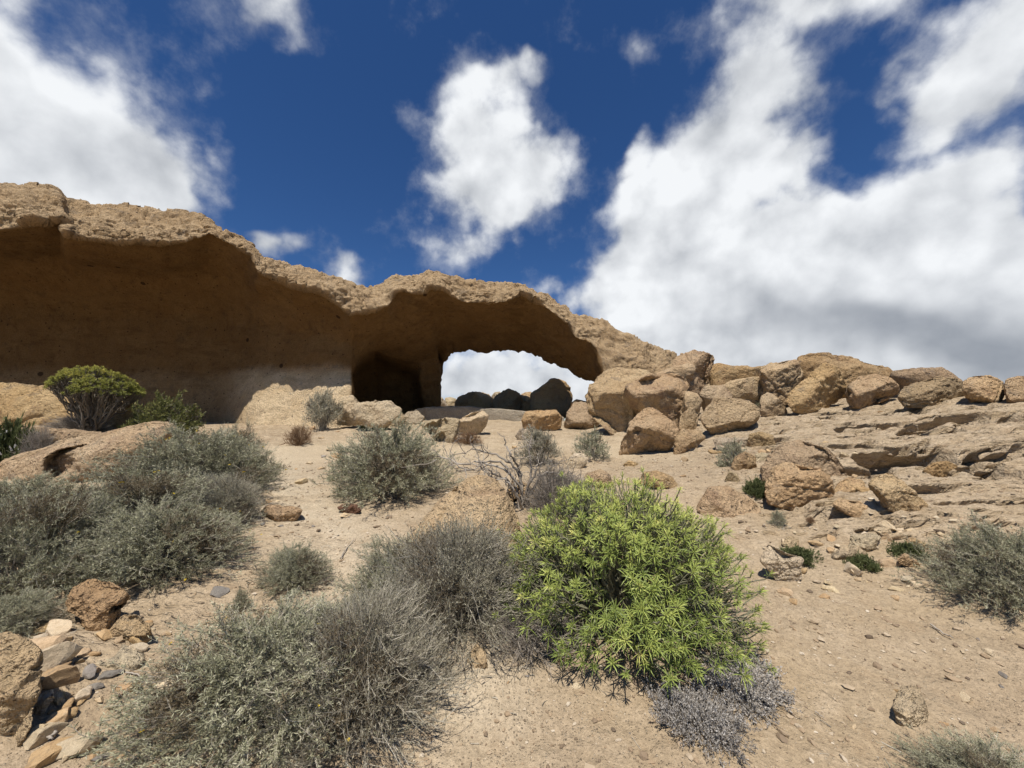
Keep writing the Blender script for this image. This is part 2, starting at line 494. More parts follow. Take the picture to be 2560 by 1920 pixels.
def build_ground():
    rng = np.random.default_rng(3)
    # weathering hollows of the rock shelf: centre, half widths in metres, depth
    for (k, cx_, cy_, rx, ry, dep) in [(3, 1500, 850, .95, .55, .42), (3, 1850, 850, .45, .38, .34), (3, 1380, 800, .30, .3, .2), (3, 1260, 790, .26, .3, .28), (3, 1100, 790, .30, .25, .2),
                                       (3, 1230, 930, .35, .3, .3), (3, 1350, 900, .2, .2, .18), (3, 1800, 615, .9, .35, .35), (3, 2000, 610, .8, .3, .3), (3, 2150, 620, .6, .3, .25),
                                       (3, 1360, 655, .55, .25, .25), (3, 1580, 655, .6, .2, .22), (3, 1240, 660, .4, .2, .2), (3, 1470, 570, .5, .2, .2), (3, 1970, 830, .6, .2, .18),
                                       (3, 2150, 830, .6, .2, .2), (3, 1650, 710, .25, .2, .2), (3, 2060, 930, .25, .3, .2), (3, 1940, 940, .3, .2, .18), (3, 1640, 1055, .35, .13, .14),
                                       (3, 1850, 1130, .35, .08, .08), (3, 1540, 1280, .30, .06, .07), (3, 2080, 1140, .2, .06, .07), (3, 2180, 1140, .3, .07, .08), (3, 700, 745, .35, .2, .2)]:
        q = Z(k, [(cx_, cy_)])[0]; w = hit(*q); PITS.append((w[0], w[1], rx, ry, dep, .35))
    for i in range(420):
        px, py = rng.uniform(1900, 2620), 1025 + 330 * rng.uniform() ** 1.5
        w = hit(px, py)
        s = (.05 + .24 * rng.uniform() ** 1.8) * (1 if py < 1150 else .45)
        PITS.append((w[0], w[1], s * rng.uniform(.8, 1.9), s * rng.uniform(.35, .7), s * rng.uniform(.25, .8), rng.uniform(.2, .5)))
    az = np.concatenate([np.linspace(-180, -62, 40)[:-1], np.linspace(-62, -57, 12)[:-1], np.linspace(-57, 57, 640), np.linspace(57, 62, 12)[1:], np.linspace(62, 180, 40)[1:]])
    rr = np.concatenate([[.02, .3, .6, .9], np.geomspace(1.1, 1.7, 24), np.geomspace(1.72, 24, 420), np.geomspace(24.6, 60, 30), np.geomspace(66, 3000, 34)])
    A, Rr = np.meshgrid(np.radians(az), rr)
    x, y = (Rr * np.sin(A)).ravel(), (Rr * np.cos(A)).ravel()
    z = terrain(x, y)
    near = (Rr.ravel() < 40)
    rk = np.zeros_like(x); rk[near] = rock_mask(x[near], y[near])

    def relief(pn, rn):
        dz = .035 * fbm(pn / .55, 4, 21) * (1 - rn * .3) + .012 * fbm(pn / .11, 3, 25) * (1 + rn)
        strat = fbm(pn * np.array([1 / 1.9, 1 / .6, 1.0]), 4, 31, .5)
        ridg = fbm(pn * np.array([1 / 1.1, 1 / .35, 1.0]), 4, 35, .55, True)
        dz += rn * (.07 * strat + .028 * ridg)
        st = (pn[:, 2] * 4.2 + strat * 1.2); fr = st - np.floor(st)          # thin ledges
        dz += rn * .085 * (sm(fr, .0, .25) - fr) * sm(pn[:, 0], 2.5, 4)
        far_ = sm(pn[:, 1], 8.0, 11.0) * sm(pn[:, 1], 22.0, 19.0)
        dz += far_ * (.07 * fbm(pn / np.array([1.2, .8, 1.0]), 4, 37, .55, True) - .02)          # broken rock before the arch
        dz += (1 - rn) * .014 * fbm(pn * np.array([1 / .30, 1 / .30, 1.0]), 3, 41, .6, True)   # scuffed sand
        return dz

    pn = np.stack([x, y, z], 1)[near]
    z[near] += relief(pn, rk[near])
    # the pitted shelf is its own finer sheet; the soil runs on underneath it
    inner = sm(x, X0 + .55, X0 + 1.0) * sm(x, X1 - .25, X1 - .7) * sm(y, Y0 + .35, Y0 + .8) * sm(y, Y1 - .25, Y1 - .7)
    z -= .8 * inner
    g = np.zeros_like(x); g[near] = np.clip(.4 + .8 * fbm(pn / .7, 2, 61), 0, 1)
    way = np.array([hit(*q)[:2] for q in [(1150, 1700), (1010, 1480), (830, 1360), (730, 1270), (690, 1190), (670, 1130), (620, 1085)]] + [hit(2100, 1900)[:2]])
    pth = np.zeros_like(x); sel = near & (y > 0) & (y < 16)
    q = np.stack([x[sel], y[sel]], 1); dist = np.full(len(q), 9.0)
    for a_, b_ in [(0, 1), (1, 2), (2, 3), (3, 4), (4, 5), (5, 6)]:
        e = way[b_] - way[a_]; t = np.clip(((q - way[a_]) @ e) / (e @ e), 0, 1); dist = np.minimum(dist, np.linalg.norm(q - way[a_] - t[:, None] * e, axis=1))
    pth[sel] = np.exp(-(dist / (.28 + .07 * q[:, 1])) ** 2) * .9
    verts = np.stack([x, y, z], 1)
    nr, nc = len(rr), len(az)
    GRID.update(r=np.log(rr), a=np.radians(az), z=z.reshape(nr, nc))
    f = grid_faces(nr, nc)[:, ::-1]
    me = mesh_np('ground', verts, f, M['ground'], True, {'rock': rk, 'gravel': g, 'path': pth})
    o = obj('ground', me); tag(o, 'dry sandy hillside with a trodden pale path', None, None, 'structure')

    # ---- rock shelf
    xs = np.linspace(X0, X1, 480); ys = np.geomspace(Y0, Y1, 430)
    Xg, Yg = np.meshgrid(xs, ys); X, Y = Xg.ravel(), Yg.ravel()
    zb = terrain(X, Y); rn = rock_mask(X, Y)
    pn = np.stack([X, Y, zb], 1)
    dz = relief(pn, rn)
    warp = .12 * fbm(pn / .55, 2, 51); warp2 = .07 * fbm(pn / .6, 2, 57)
    dyy = np.zeros(len(pn))
    for (hx, hy, rx, ry, dep, sharp) in PITS:
        sel = np.nonzero((np.abs(X - hx) < rx * 1.7 + .15) & (np.abs(Y - hy) < ry * 1.7 + .15))[0]
        if not len(sel): continue
        u = (X[sel] - hx + warp[sel] * min(1, rx * 3)) / rx; v = (Y[sel] - hy + warp2[sel] * min(1, ry * 3)) / ry
        v = np.where(v > 0, v * 1.2, v * .85)
        r = np.sqrt(u * u + v * v)
        fl = sm(r, 1.0, 1 - sharp)
        dz[sel] -= 1.05 * dep * fl * (.45 + .55 * sm(v, -1.0, .6))
        dyy[sel] += fl * sm(v, -.1, .5) * (ry * .8 + dep * .4)              # each hollow is undercut at the back
    edge = np.minimum(np.minimum(X - X0, X1 - X), np.minimum(Y - Y0, Y1 - Y))
    zz = zb + dz + .006 * sm(edge, .3, .5) - .12 * sm(edge, .35, .0)
    GRID.update(sx=xs, sy=ys, sz=zz.reshape(len(ys), len(xs)))
    me = mesh_np('rock_shelf', np.stack([X, Y + dyy, zz], 1), grid_faces(len(ys), len(xs)), M['ground'], True, {'rock': rn, 'gravel': np.full(len(X), .5), 'path': np.zeros(len(X))})
    o2 = obj('rock_shelf', me); tag(o2, 'pale bedrock shelf full of weathered hollows at right', None, None, 'structure')
    return o


X0, X1, Y0, Y1 = 2.3, 15.0, 3.3, 12.8
ground = build_ground()


# ------------------------------------------------------------------ the arch and its cliff
def build_cliff():
    def pz(px, z, d):                       # photo row of a height z at distance d
        r_ = (z - EYE[2]) / d
        t = math.tan(PITCH)
        v = (t - r_) / (1 + r_ * t)
        return (px, CY + FOC * v, d)

    def zof(p): return float(P(*p)[2]) if False else float((EYE + ray(p[0], p[1]) * p[2])[2])

    ST = []

    def left(px, base, w3, w4, c5, lip, band, ridge):
        r_ = zof(ridge)
        ST.append([(px, base[1] + 60, base[2] + .3), (px, base[1] + 30, base[2] + .15), base, w3, w4, c5, lip, band, ridge,
                   pz(ridge[0], r_ - .3, ridge[2] + 3.5), pz(ridge[0], 0.0, ridge[2] + 11)])

    def cave(base0, base1, edge, w3, w4, c5, lip, band, ridge):
        r_ = zof(ridge)
        ST.append([base0, base1, edge, w3, w4, c5, lip, band, ridge, pz(ridge[0], r_ - .4, ridge[2] + 3.5), pz(ridge[0], .5, ridge[2] + 10)])

    def bridge(edge, lip, ridge, bulge=0.0):
        r_, e_ = zof(ridge), zof(edge)
        t = lambda a, s, k=0: (lip[0] + (edge[0] - lip[0]) * s, lip[1] + (edge[1] - lip[1]) * (s + k), lip[2] + (edge[2] - lip[2]) * s)
        back = pz(ridge[0], e_ + .9, edge[2] + 1.6)
        ST.append([back, pz(edge[0], e_ + .25, edge[2] + .9), edge, t(0, .68, .0), t(0, .42, .0), t(0, .18, .02), lip,
                   ((lip[0] + ridge[0]) / 2, (lip[1] + ridge[1]) / 2, (lip[2] * .62 + ridge[2] * .38)), ridge,
                   pz(ridge[0], r_ - .5, ridge[2] + 3.6), back])

    def auto(px, lip, ridge, base, wy=(915, 790), wd=(0, 0), cey=None, cd=None):
        ly, ld = lip[1], lip[2]
        b = base
        w3 = (px, wy[0], b[2] + wd[0]); w4 = (px, wy[1], b[2] + wd[1])
        c5 = (px, cey if cey else ly + .42 * (wy[1] - ly), cd if cd else ld + .58 * (b[2] + wd[1] - ld))
        left(px, b, w3, w4, c5, lip, (lip[0], (lip[1] * .5 + ridge[1] * .5), ld + .30 * (ridge[2] - ld)), ridge)

    B = lambda px, d, py=1090: (px, py, d)
    auto(-900, (-900, 470, 9.6), (-900, 250, 10.6), B(-900, 12.5), (900, 740), (.2, .1))
    auto(-420, (-420, 545, 10.6), (-420, 350, 11.6), B(-420, 14.3), (900, 740), (.2, .1))
    auto(-150, (-150, 572, 11.3), (-150, 425, 12.2), B(-150, 15.6), (900, 750), (.2, .1))
    auto(0, (0, 571, 11.7), (0, 447, 12.7), B(0, 16.0), (900, 755), (.2, .1))
    auto(81, (81, 563, 11.9), (75, 452, 12.9), B(81, 16.1), (900, 755), (.2, .1))
    auto(158, (158, 552, 12.2), (122, 467, 13.0), B(158, 16.3), (900, 760), (.2, .1))
    auto(166, (166, 592, 12.3), (155, 505, 13.3), B(166, 16.3), (900, 765), (.2, .1))
    auto(244, (244, 603, 12.7), (250, 511, 13.6), B(244, 16.5), (905, 775), (.2, .1))
    auto(309, (309, 611, 12.9), (310, 516, 13.9), B(309, 16.7), (905, 780), (.2, .1))
    auto(407, (407, 612, 13.3), (407, 532, 14.2), B(407, 16.9), (910, 780), (.2, .1))
    auto(468, (468, 600, 13.5), (468, 542, 14.3), B(468, 17.1, 1085), (910, 785), (.2, .1))
    auto(521, (521, 585, 13.7), (521, 552, 14.3), B(521, 17.2, 1080), (910, 785), (.2, .1))
    auto(565, (570, 603, 13.9), (565, 585, 14.3), B(565, 16.7, 1085), (915, 790), (.7, .6))
    auto(622, (628, 640, 14.2), (622, 616, 14.6), B(622, 15.9, 1090), (925, 800), (1.15, 1.15))
    auto(645, (646, 682, 14.2), (645, 634, 15.0), B(645, 15.6, 1090), (925, 810), (1.2, 1.2))
    auto(732, (732, 717, 14.6), (740, 657, 15.6), B(732, 15.5, 1090), (930, 830), (1.1, 1.0))
    auto(814, (814, 746, 15.0), (812, 681, 16.0), B(814, 15.3, 1090), (928, 840), (1.25, 1.2))
    auto(854, (854, 767, 15.2), (850, 692, 16.2), B(854, 15.4, 1080), (926, 850), (1.25, 1.2))
    auto(873, (875, 792, 15.4), (875, 700, 16.3), B(873, 15.7, 1060), (926, 860), (1.0, 1.0))
    auto(879, (885, 790, 15.4), (885, 704, 16.4), B(879, 15.9, 1050), (930, 862), (.9, .9))
    # the dark hollow behind the end of the wall
    cave((842, 1100, 24), (858, 1000, 20), (885, 985, 16.9), (880, 925, 16.8), (882, 868, 16.8), (886, 825, 16.2), (893, 789, 15.5), (890, 745, 15.8), (890, 706, 16.4))
    cave((862, 1100, 24.5), (868, 950, 21), (878, 930, 17.2), (884, 895, 17.1), (890, 855, 16.9), (896, 825, 16.4), (902, 788, 15.6), (900, 748, 16.0), (900, 709, 16.5))
    cave((895, 1100, 25), (898, 930, 22), (905, 892, 17.9), (908, 872, 17.5), (912, 848, 17.1), (915, 820, 16.5), (917, 786, 15.7), (914, 748, 16.1), (914, 712, 16.6))
    cave((940, 1100, 25), (940, 905, 22.5), (936, 876, 18.6), (936, 860, 18.0), (936, 840, 17.4), (936, 815, 16.7), (936, 783, 15.8), (932, 746, 16.2), (932, 711, 16.7))
    cave((985, 1100, 24.5), (985, 930, 23.0), (982, 893, 19.9), (980, 868, 18.9), (977, 840, 17.9), (974, 805, 16.9), (971, 767, 15.9), (966, 735, 16.4), (964, 706, 16.9))
    cave((1062, 1100, 24.6), (1030, 945, 23.2), (1028, 905, 20.9), (1015, 870, 19.4), (1005, 835, 18.1), (998, 785, 17.0), (991, 740, 16.0), (988, 710, 16.5), (984, 686, 17.0))
    cave((1084, 1100, 23.0), (1050, 955, 21.6), (1058, 900, 21.3), (1048, 868, 19.8), (1040, 832, 18.4), (1034, 780, 17.2), (1028, 735, 16.2), (1028, 705, 16.6), (1030, 679, 17.0))
    cave((1092, 1100, 22.0), (1097, 960, 21.9), (1091, 889, 21.5), (1085, 860, 20.2), (1078, 828, 18.8), (1072, 775, 17.4), (1068, 728, 16.3), (1067, 702, 16.7), (1066, 680, 17.1))
    cave((1086, 1100, 24.5), (1090, 960, 24.0), (1097, 885, 22.4), (1090, 858, 20.6), (1084, 828, 18.9), (1078, 775, 17.4), (1074, 727, 16.3), (1073, 704, 16.7), (1072, 682, 17.1))
    bridge((1117, 878, 21.6), (1105, 728, 16.4), (1105, 691, 17.1))
    bridge((1138, 871, 21.6), (1146, 750, 16.6), (1146, 700, 17.3))
    bridge((1174, 868, 21.6), (1186, 755, 16.7), (1186, 705, 17.4))
    bridge((1207, 874, 21.5), (1239, 757, 16.8), (1239, 711, 17.5))
    bridge((1268, 873, 21.4), (1276, 749, 16.9), (1276, 716, 17.6))
    bridge((1309, 877, 21.2), (1302, 735, 17.1), (1300, 721, 17.6))
    bridge((1353, 891, 20.9), (1357, 763, 17.2), (1357, 741, 17.7))
    bridge((1410, 917, 20.4), (1422, 811, 17.2), (1415, 769, 17.9))
    bridge((1440, 933, 20.0), (1437, 840, 17.0), (1440, 781, 17.9))
    bridge((1462, 942, 19.6), (1467, 846, 16.9), (1475, 794, 17.9))
    bridge((1488, 948, 19.0), (1492, 873, 16.8), (1510, 806, 17.9))
    bridge((1500, 955, 18.4), (1508, 921, 16.7), (1553, 831, 18.0))
    left(1515, (1505, 1090, 18.3), (1507, 1040, 18.1), (1510, 1000, 17.6), (1512, 970, 17.1), (1514, 948, 16.7), (1550, 890, 17.2), (1585, 845, 18.0))
    left(1600, (1580, 1120, 17.2), (1580, 1080, 17.1), (1580, 1050, 17.0), (1580, 1020, 16.9), (1590, 990, 16.8), (1620, 920, 17.3), (1640, 865, 18.2))
    left(1690, (1670, 1120, 17.4), (1670, 1080, 17.3), (1670, 1050, 17.2), (1675, 1020, 17.1), (1680, 990, 17.0), (1685, 930, 17.6), (1690, 890, 18.4))
    left(1790, (1790, 1120, 18.4), (1790, 1080, 18.3), (1790, 1050, 18.2), (1790, 1020, 18.1), (1790, 990, 18.0), (1790, 950, 18.4), (1790, 922, 19.2))
    left(1960, (1960, 1120, 20.4), (1960, 1090, 20.3), (1960, 1060, 20.2), (1960, 1030, 20.1), (1960, 1000, 20.0), (1960, 980, 20.4), (1960, 965, 21.2))

    C = np.array(ST, float)                                # stations x control x (px, py, d)
    K = C.shape[1]
    # resample along the length by lip column
    s = np.concatenate([[0], np.cumsum(np.maximum(np.abs(np.diff(C[:, 6, 0])), 9.0))])
    ncol = 860
    out_ = s[-1]
    # denser columns inside the frame
    dens = np.interp(np.linspace(0, 1, 4000), [0, (s[3] - 0) / out_ * .92, s[3] / out_, 1], [.25, .3, 1, 1])
    cd = np.cumsum(dens); cd = (cd - cd[0]) / (cd[-1] - cd[0])
    u = np.interp(np.linspace(0, 1, ncol), cd, np.linspace(0, out_, 4000))
    G = np.zeros((ncol, K, 3))
    for k in range(K):
        for c in range(3):
            G[:, k, c] = np.interp(u, s, C[:, k, c])
    # soften kinks along the length except the lip and skyline
    ker = np.array([1, 2, 3, 4, 3, 2, 1.]); ker /= ker.sum()
    px_l = G[:, 6, 0].copy()
    one = np.stack([px_l, np.zeros(ncol), np.zeros(ncol)], 1)
    for k in range(K):
        if k in (3, 4, 5, 7, 9, 10):
            for c in (1, 2):
                for _ in range(3):
                    pad = np.pad(G[:, k, c], 3, 'edge'); G[:, k, c] = np.convolve(pad, ker, 'valid')
    lipn = 8 * fbm(one / 42, 3, 71) + 3.5 * fbm(one / 15, 2, 73, .6)
    edge_scale = np.interp(px_l, [-200, 900, 1500, 1700], [1.25, 1, .8, .4])
    lipn = (lipn + 3.0 * fbm(one / 6.5, 2, 74, .6)) * edge_scale
    G[:, 6, 2] += .06 * fbm(one / 60, 2, 75)
    G[:, 8, 1] += 3.2 * fbm(one / 16, 3, 77, .6)
    bm_ = (px_l > 1090) & (px_l < 1500)
    G[bm_, 2, 1] += 4.5 * fbm(one[bm_] / 18, 3, 79, .65)
    W = np.einsum('ijk->ijk', np.zeros_like(G))
    W = EYE + ray(G[..., 0], G[..., 1]) * G[..., 2][..., None]
    seg = [10, 22, 34, 42, 34, 30, 40, 34, 14, 14]
    rows, vv = [], []
    for k, n in enumerate(seg):
        for t in np.linspace(0, 1, n, endpoint=False):
            rows.append(W[:, k] * (1 - t) + W[:, k + 1] * t); vv.append(k + t)
    rows.append(W[:, K - 1]); vv.append(K - 1.0)
    g = np.array(rows); vv = np.array(vv)
    # round the wall into its vault, keep the lip crisp
    lipr = int(np.argmin(np.abs(vv - 6)))
    edger = int(np.argmin(np.abs(vv - 2)))
    keep = np.ones(len(vv)); keep[lipr] = 0; keep[edger] = .15
    keep[0] = keep[-1] = 0
    for _ in range(26):
        a = g.copy(); a[1:-1] = (g[:-2] + 2 * g[1:-1] + g[2:]) / 4
        g = g + (a - g) * keep[:, None, None]
    # ragged lip: rises and drops by metres, only close to the edge
    wl = np.clip((vv - 5.2) / .8, 0, 1) * sm(vv, 6.8, 6.0)
    tang = g[lipr] - g[lipr - 9]; tang /= np.linalg.norm(tang, axis=-1, keepdims=True) + 1e-9
    g -= wl[:, None, None] * tang[None] * (lipn * G[:, 6, 2] / FOC * 1.5)[None, :, None]
    N = grid_normals(g)
    nr, nc = g.shape[:2]
    p = g.reshape(-1, 3); n = N.reshape(-1, 3)
    vvv = np.repeat(vv, nc)
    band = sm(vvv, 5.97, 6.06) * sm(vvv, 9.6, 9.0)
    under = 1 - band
    top = sm(vvv, 7.4, 8.2) * band
    pxs = np.tile(px_l, nr)
    right = sm(pxs, 1480, 1520)
    d_band = .20 * fbm(p / 1.7, 2, 80, .5, True) + .16 * fbm(p / .95, 4, 81) + .11 * fbm(p / .36, 4, 83, .6, True) + .035 * fbm(p / .1, 2, 85) + .05 * fbm(p * np.array([.8, .8, 2.6]), 3, 86, .6, True)
    blk = fbm(p / 1.1, 3, 82); d_band += .24 * (np.floor(blk * 4.5) / 4.5) + .05 * np.floor(fbm(p / .5, 2, 84) * 4) / 4
    d_und = .13 * fbm(p / 2.6, 3, 87) + .022 * fbm(p / .45, 4, 89, .6) + .010 * fbm(p / .12, 2, 91)
    # scoops and ribs high under the lip, flakes along the far edge of the vault
    rib = fbm(p @ np.array([[.9, 0, .3], [0, .35, 0], [-.3, 0, 1.6]]) / .9, 3, 93, .5, True)
    d_und += .075 * rib * sm(vvv, 4.6, 5.4) * sm(vvv, 6.0, 5.7)
    d_und += .10 * fbm(p * np.array([1.6, .5, 1.6]), 3, 95, .6, True) * sm(vvv, 3.1, 2.2) * sm(pxs, 1080, 1180) * sm(vvv, 1.5, 2.0)
    d_und += .28 * fbm(p / .9, 4, 97, .6, True) * sm(vvv, 2.1, 1.6) * sm(pxs, 1000, 1060)
    diag = np.stack([p[:, 0] * .9 + p[:, 2] * 1.4, p[:, 1] * .5, p[:, 2] * .35 - p[:, 0] * .25], 1)
    d_und += .17 * fbm(diag * 1.1, 3, 96, .55, True) * sm(pxs, 1230, 1330) * sm(pxs, 1510, 1480) * sm(vvv, 5.2, 3.8)
    low = sm(vvv, 4.0, 2.2) * sm(pxs, 640, 760) * sm(pxs, 960, 850)
    d_und += low * .05 * fbm(p / .9, 3, 99)
    d_und += .07 * fbm(p / .6, 4, 94, .6) * sm(pxs, 780, 900) * sm(pxs, 1000, 900) * sm(vvv, 4.2, 2.6)
    disp = band * d_band + under * d_und
    disp += right * under * sm(vvv, 2.0, 4.0) * d_band
    disp *= np.where((vvv < .5) | (vvv > 9.7), .2, 1.0)
    # keep the bridge closed along its back
    p2 = p + n * disp[:, None] * NSIGN
    me = mesh_np('rock_arch', p2, grid_faces(nr, nc) if NSIGN > 0 else grid_faces(nr, nc)[:, ::-1], M['cliff'], True, {'vault': under * sm(vvv, 9.2, 8.5), 'foot': np.clip(sm(p[:, 2] + .3 * fbm(p / 1.1, 3, 98), 4.3, 3.5) * (.22 + .78 * sm(pxs, 540, 660)) * sm(pxs, 890, 876) * sm(vvv, 5.4, 4.2), 0, 1)})  # vault: painted shade under the lip; foot: painted sunlight on the wall base
    o = obj('rock_arch', me)
    tag(o, 'huge tan natural rock arch with deep shaded overhang and open window', 'rock arch')
    return o


NSIGN = 1.0
arch = build_cliff()

# ------------------------------------------------------------------ boulders
_ICO = {}


def ico(sub):
    if sub not in _ICO:
        t = (1 + 5 ** .5) / 2
        v = [(-1, t, 0), (1, t, 0), (-1, -t, 0), (1, -t, 0), (0, -1, t), (0, 1, t), (0, -1, -t), (0, 1, -t), (t, 0, -1), (t, 0, 1), (-t, 0, -1), (-t, 0, 1)]
        f = [(0, 11, 5), (0, 5, 1), (0, 1, 7), (0, 7, 10), (0, 10, 11), (1, 5, 9), (5, 11, 4), (11, 10, 2), (10, 7, 6), (7, 1, 8), (3, 9, 4), (3, 4, 2), (3, 2, 6), (3, 6, 8), (3, 8, 9), (4, 9, 5), (2, 4, 11), (6, 2, 10), (8, 6, 7), (9, 8, 1)]
        v = np.array(v, float); v /= np.linalg.norm(v, axis=1, keepdims=True); f = np.array(f)
        for _ in range(sub):
            e = np.sort(np.concatenate([f[:, [0, 1]], f[:, [1, 2]], f[:, [2, 0]]]), 1)
            u, inv = np.unique(e, axis=0, return_inverse=True); inv = inv.ravel()
            mid = v[u].mean(1); mid /= np.linalg.norm(mid, axis=1, keepdims=True)
            n = len(f); a, b, c = inv[:n] + len(v), inv[n:2 * n] + len(v), inv[2 * n:] + len(v)
            v = np.concatenate([v, mid])
            f = np.concatenate([np.stack([f[:, 0], a, c], 1), np.stack([f[:, 1], b, a], 1), np.stack([f[:, 2], c, b], 1), np.stack([a, b, c], 1)])
        _ICO[sub] = (v, f)
    return _ICO[sub]


def radial(outline, ang):
    """distance from the origin to a polygon in each direction"""
    a = np.asarray(outline); b = np.roll(a, -1, 0)
    d = np.stack([np.cos(ang), np.sin(ang)], 1)
    r = np.full(len(ang), 1e-6)
    for p, q in zip(a, b):
        e = q - p
        den = d[:, 0] * e[1] - d[:, 1] * e[0]
        with np.errstate(divide='ignore', invalid='ignore'):
            t = (p[0] * e[1] - p[1] * e[0]) / den
            s = (p[0] * d[:, 1] - p[1] * d[:, 0]) / den
        ok = (np.abs(den) > 1e-12) & (t > 0) & (s >= -1e-6) & (s <= 1 + 1e-6)
        r = np.where(ok, np.maximum(r, t), r)
    return r


def mesh_normals(v, f):
    n = np.zeros_like(v); fn = np.cross(v[f[:, 1]] - v[f[:, 0]], v[f[:, 2]] - v[f[:, 0]])
    for k in range(3): np.add.at(n, f[:, k], fn)
    return n / (np.linalg.norm(n, axis=1, keepdims=True) + 1e-12)


def boulder(name, label, k, outline, d=None, thick=.85, sub=4, seed=0, mat='boulder', group=None, rough=1.0, planes=None, nf=5, box=3.0, hollow=None, sink=.25, cat='boulder', smooth_o=2):
    """a stone with the given outline as seen from the path, its own distance d, and depth thick x its half width"""
    rng = np.random.default_rng(seed + 1000)
    px = Z(k, outline)
    bot = px[np.argmax(px[:, 1])]
    w_px = np.ptp(px[:, 0]); h_px = np.ptp(px[:, 1])
    if d is None:
        q = hit(bot[0], bot[1]); d0 = q[1]
        d = d0 + .38 * thick * .5 * (w_px + h_px) / 2 / FOC * d0
    c = np.array([(px[:, 0].min() + px[:, 0].max()) / 2, (px[:, 1].min() * .5 + px[:, 1].max() * .5)])
    # make sure the centre is inside, then lower the base a little into the soil
    C0 = P(c[0], c[1], d)
    W = P(px[:, 0], px[:, 1], d)
    right = np.array([1.0, 0, 0]); up = np.array([0, 0, 1.0])
    o2 = np.stack([(W - C0) @ right, (W - C0) @ up], 1)
    lowc = sm(-o2[:, 1], 0.35 * -o2[:, 1].min(), -o2[:, 1].min())
    o2[:, 1] -= lowc * sink * np.ptp(o2[:, 1]) * .5
    away = C0 - EYE; away[2] = 0; away /= np.linalg.norm(away)
    v, f = ico(sub)
    v = v.copy()
    ang = np.linspace(-np.pi, np.pi, 241)[:-1]
    Rt = radial(o2, ang)
    for _ in range(smooth_o): Rt = (np.roll(Rt, 1) + 2 * Rt + np.roll(Rt, -1)) / 4
    Rm = Rt.mean()
    a, b, cc = v[:, 0], v[:, 1], v[:, 2]
    rho = np.sqrt(a * a + cc * cc)
    kk = (rho ** box + np.abs(b) ** box) ** (-1 / box)
    q = v * kk[:, None]
    pl = [np.array(n, float) for n in (planes or [])]
    hs = [.62] * len(pl)
    for i in range(nf):
        n = rng.normal(size=3); n[1] = -abs(n[1]) - .35 if i % 3 else abs(n[1]) + .5
        pl.append(n); hs.append(rng.uniform(.66, .84))
    for n, h in zip(pl, hs):
        h = (n[3] if len(n) > 3 else h); n = n[:3] / np.linalg.norm(n[:3])
        dd = np.maximum(q @ n - h * (1 + .05 * vnoise(q * 2.3 + seed, seed)), 0)
        if abs(n[1]) > .2: q[:, 1] -= np.sign(n[1]) * np.minimum(dd / abs(n[1]), 1.3) * .95      # facets keep the outline
        else: q -= dd[:, None] * n * .93
    th = np.arctan2(q[:, 2], q[:, 0])
    Rv = np.interp(th, np.append(ang, np.pi), np.append(Rt, Rt[0]))
    loc = (q[:, 0] * Rv)[:, None] * right + (q[:, 2] * Rv)[:, None] * up + (q[:, 1] * Rm * thick)[:, None] * away
    n = mesh_normals(loc, f)
    s = seed * 3.7
    amp = rough * Rm
    disp = amp * (.075 * fbm(loc / Rm * 1.3 + s, 3, seed) + .065 * fbm(loc / Rm * 3.2 + s, 4, seed + 5, .6, True)) + rough * min(Rm, .6) * (.030 * fbm(loc / Rm * 9 + s, 3, seed + 9))
    # a couple of fractures
    for i in range(2):
        fn = rng.normal(size=3); fn /= np.linalg.norm(fn); off = rng.uniform(-.4, .4) * Rm
        dist = np.abs(loc @ fn - off + .10 * Rm * vnoise(loc / Rm * 2 + i * 9 + s, seed + 20))
        disp -= .05 * amp * np.exp(-(dist / (.035 * Rm)) ** 2)
    if hollow:
        for (hx, hy, hr, hd) in hollow:                     # weathered-out hollows, given in the same outline coordinates
            hp = Z(k, [(hx, hy)])[0]; H = P(hp[0], hp[1], d) - C0; hrw = hr * .40687 / FOC * d
            du = loc @ right - H @ right; dv = loc @ up - H @ up
            wv = np.sqrt(du * du + dv * dv) / hrw + .15 * vnoise(loc / hrw * 1.5, seed + 31)
            loc = loc + away * (sm(wv, 1.05, .72) * (loc @ away < 0) * hd)[:, None]
    loc = loc + n * disp[:, None]
    me = mesh_np(name, loc, f, M[mat], True)
    o = obj(name, me, None, C0)
    tag(o, label, cat, group)
    return o


UPF, LOWR, LOWF = (-.25, -.6, .75), (.55, -.65, -.55, .45), (0, -.8, -.5, .5)
RIDGE = 'boulders fallen along the ridge beside the arch'
SHELF = 'boulders lying on the pitted rock shelf'
THRU = 'boulders seen through the arch'
GATE = 'rocks lying in front of the arch'
LEFTG = 'rocks around the left outcrop'

# seen through the window of the arch
boulder('boulder', 'long low dark boulder in shade through the arch window', 2, [(830, 1000), (850, 965), (900, 945), (980, 932), (1040, 950), (1068, 985), (1060, 1050), (840, 1050)], 24.5, .9, 4, 1, group=THRU)
boulder('boulder', 'dark peaked boulder second from pillar through the arch', 2, [(1062, 1000), (1070, 970), (1100, 945), (1160, 918), (1200, 930), (1232, 955), (1228, 1050), (1070, 1050)], 24.2, .9, 4, 2, group=THRU)
boulder('boulder', 'narrow dark boulder wedged between larger ones through the arch', 2, [(1222, 1040), (1228, 955), (1255, 940), (1300, 935), (1320, 960), (1315, 1050)], 24.6, .9, 3, 3, group=THRU)
boulder('boulder', 'tallest dark humped boulder framed by the arch window', 2, [(1296, 1040), (1300, 945), (1360, 905), (1420, 860), (1460, 857), (1510, 880), (1545, 920), (1550, 980), (1535, 1060), (1400, 1090), (1310, 1060)], 23.4, .9, 4, 4, group=THRU)
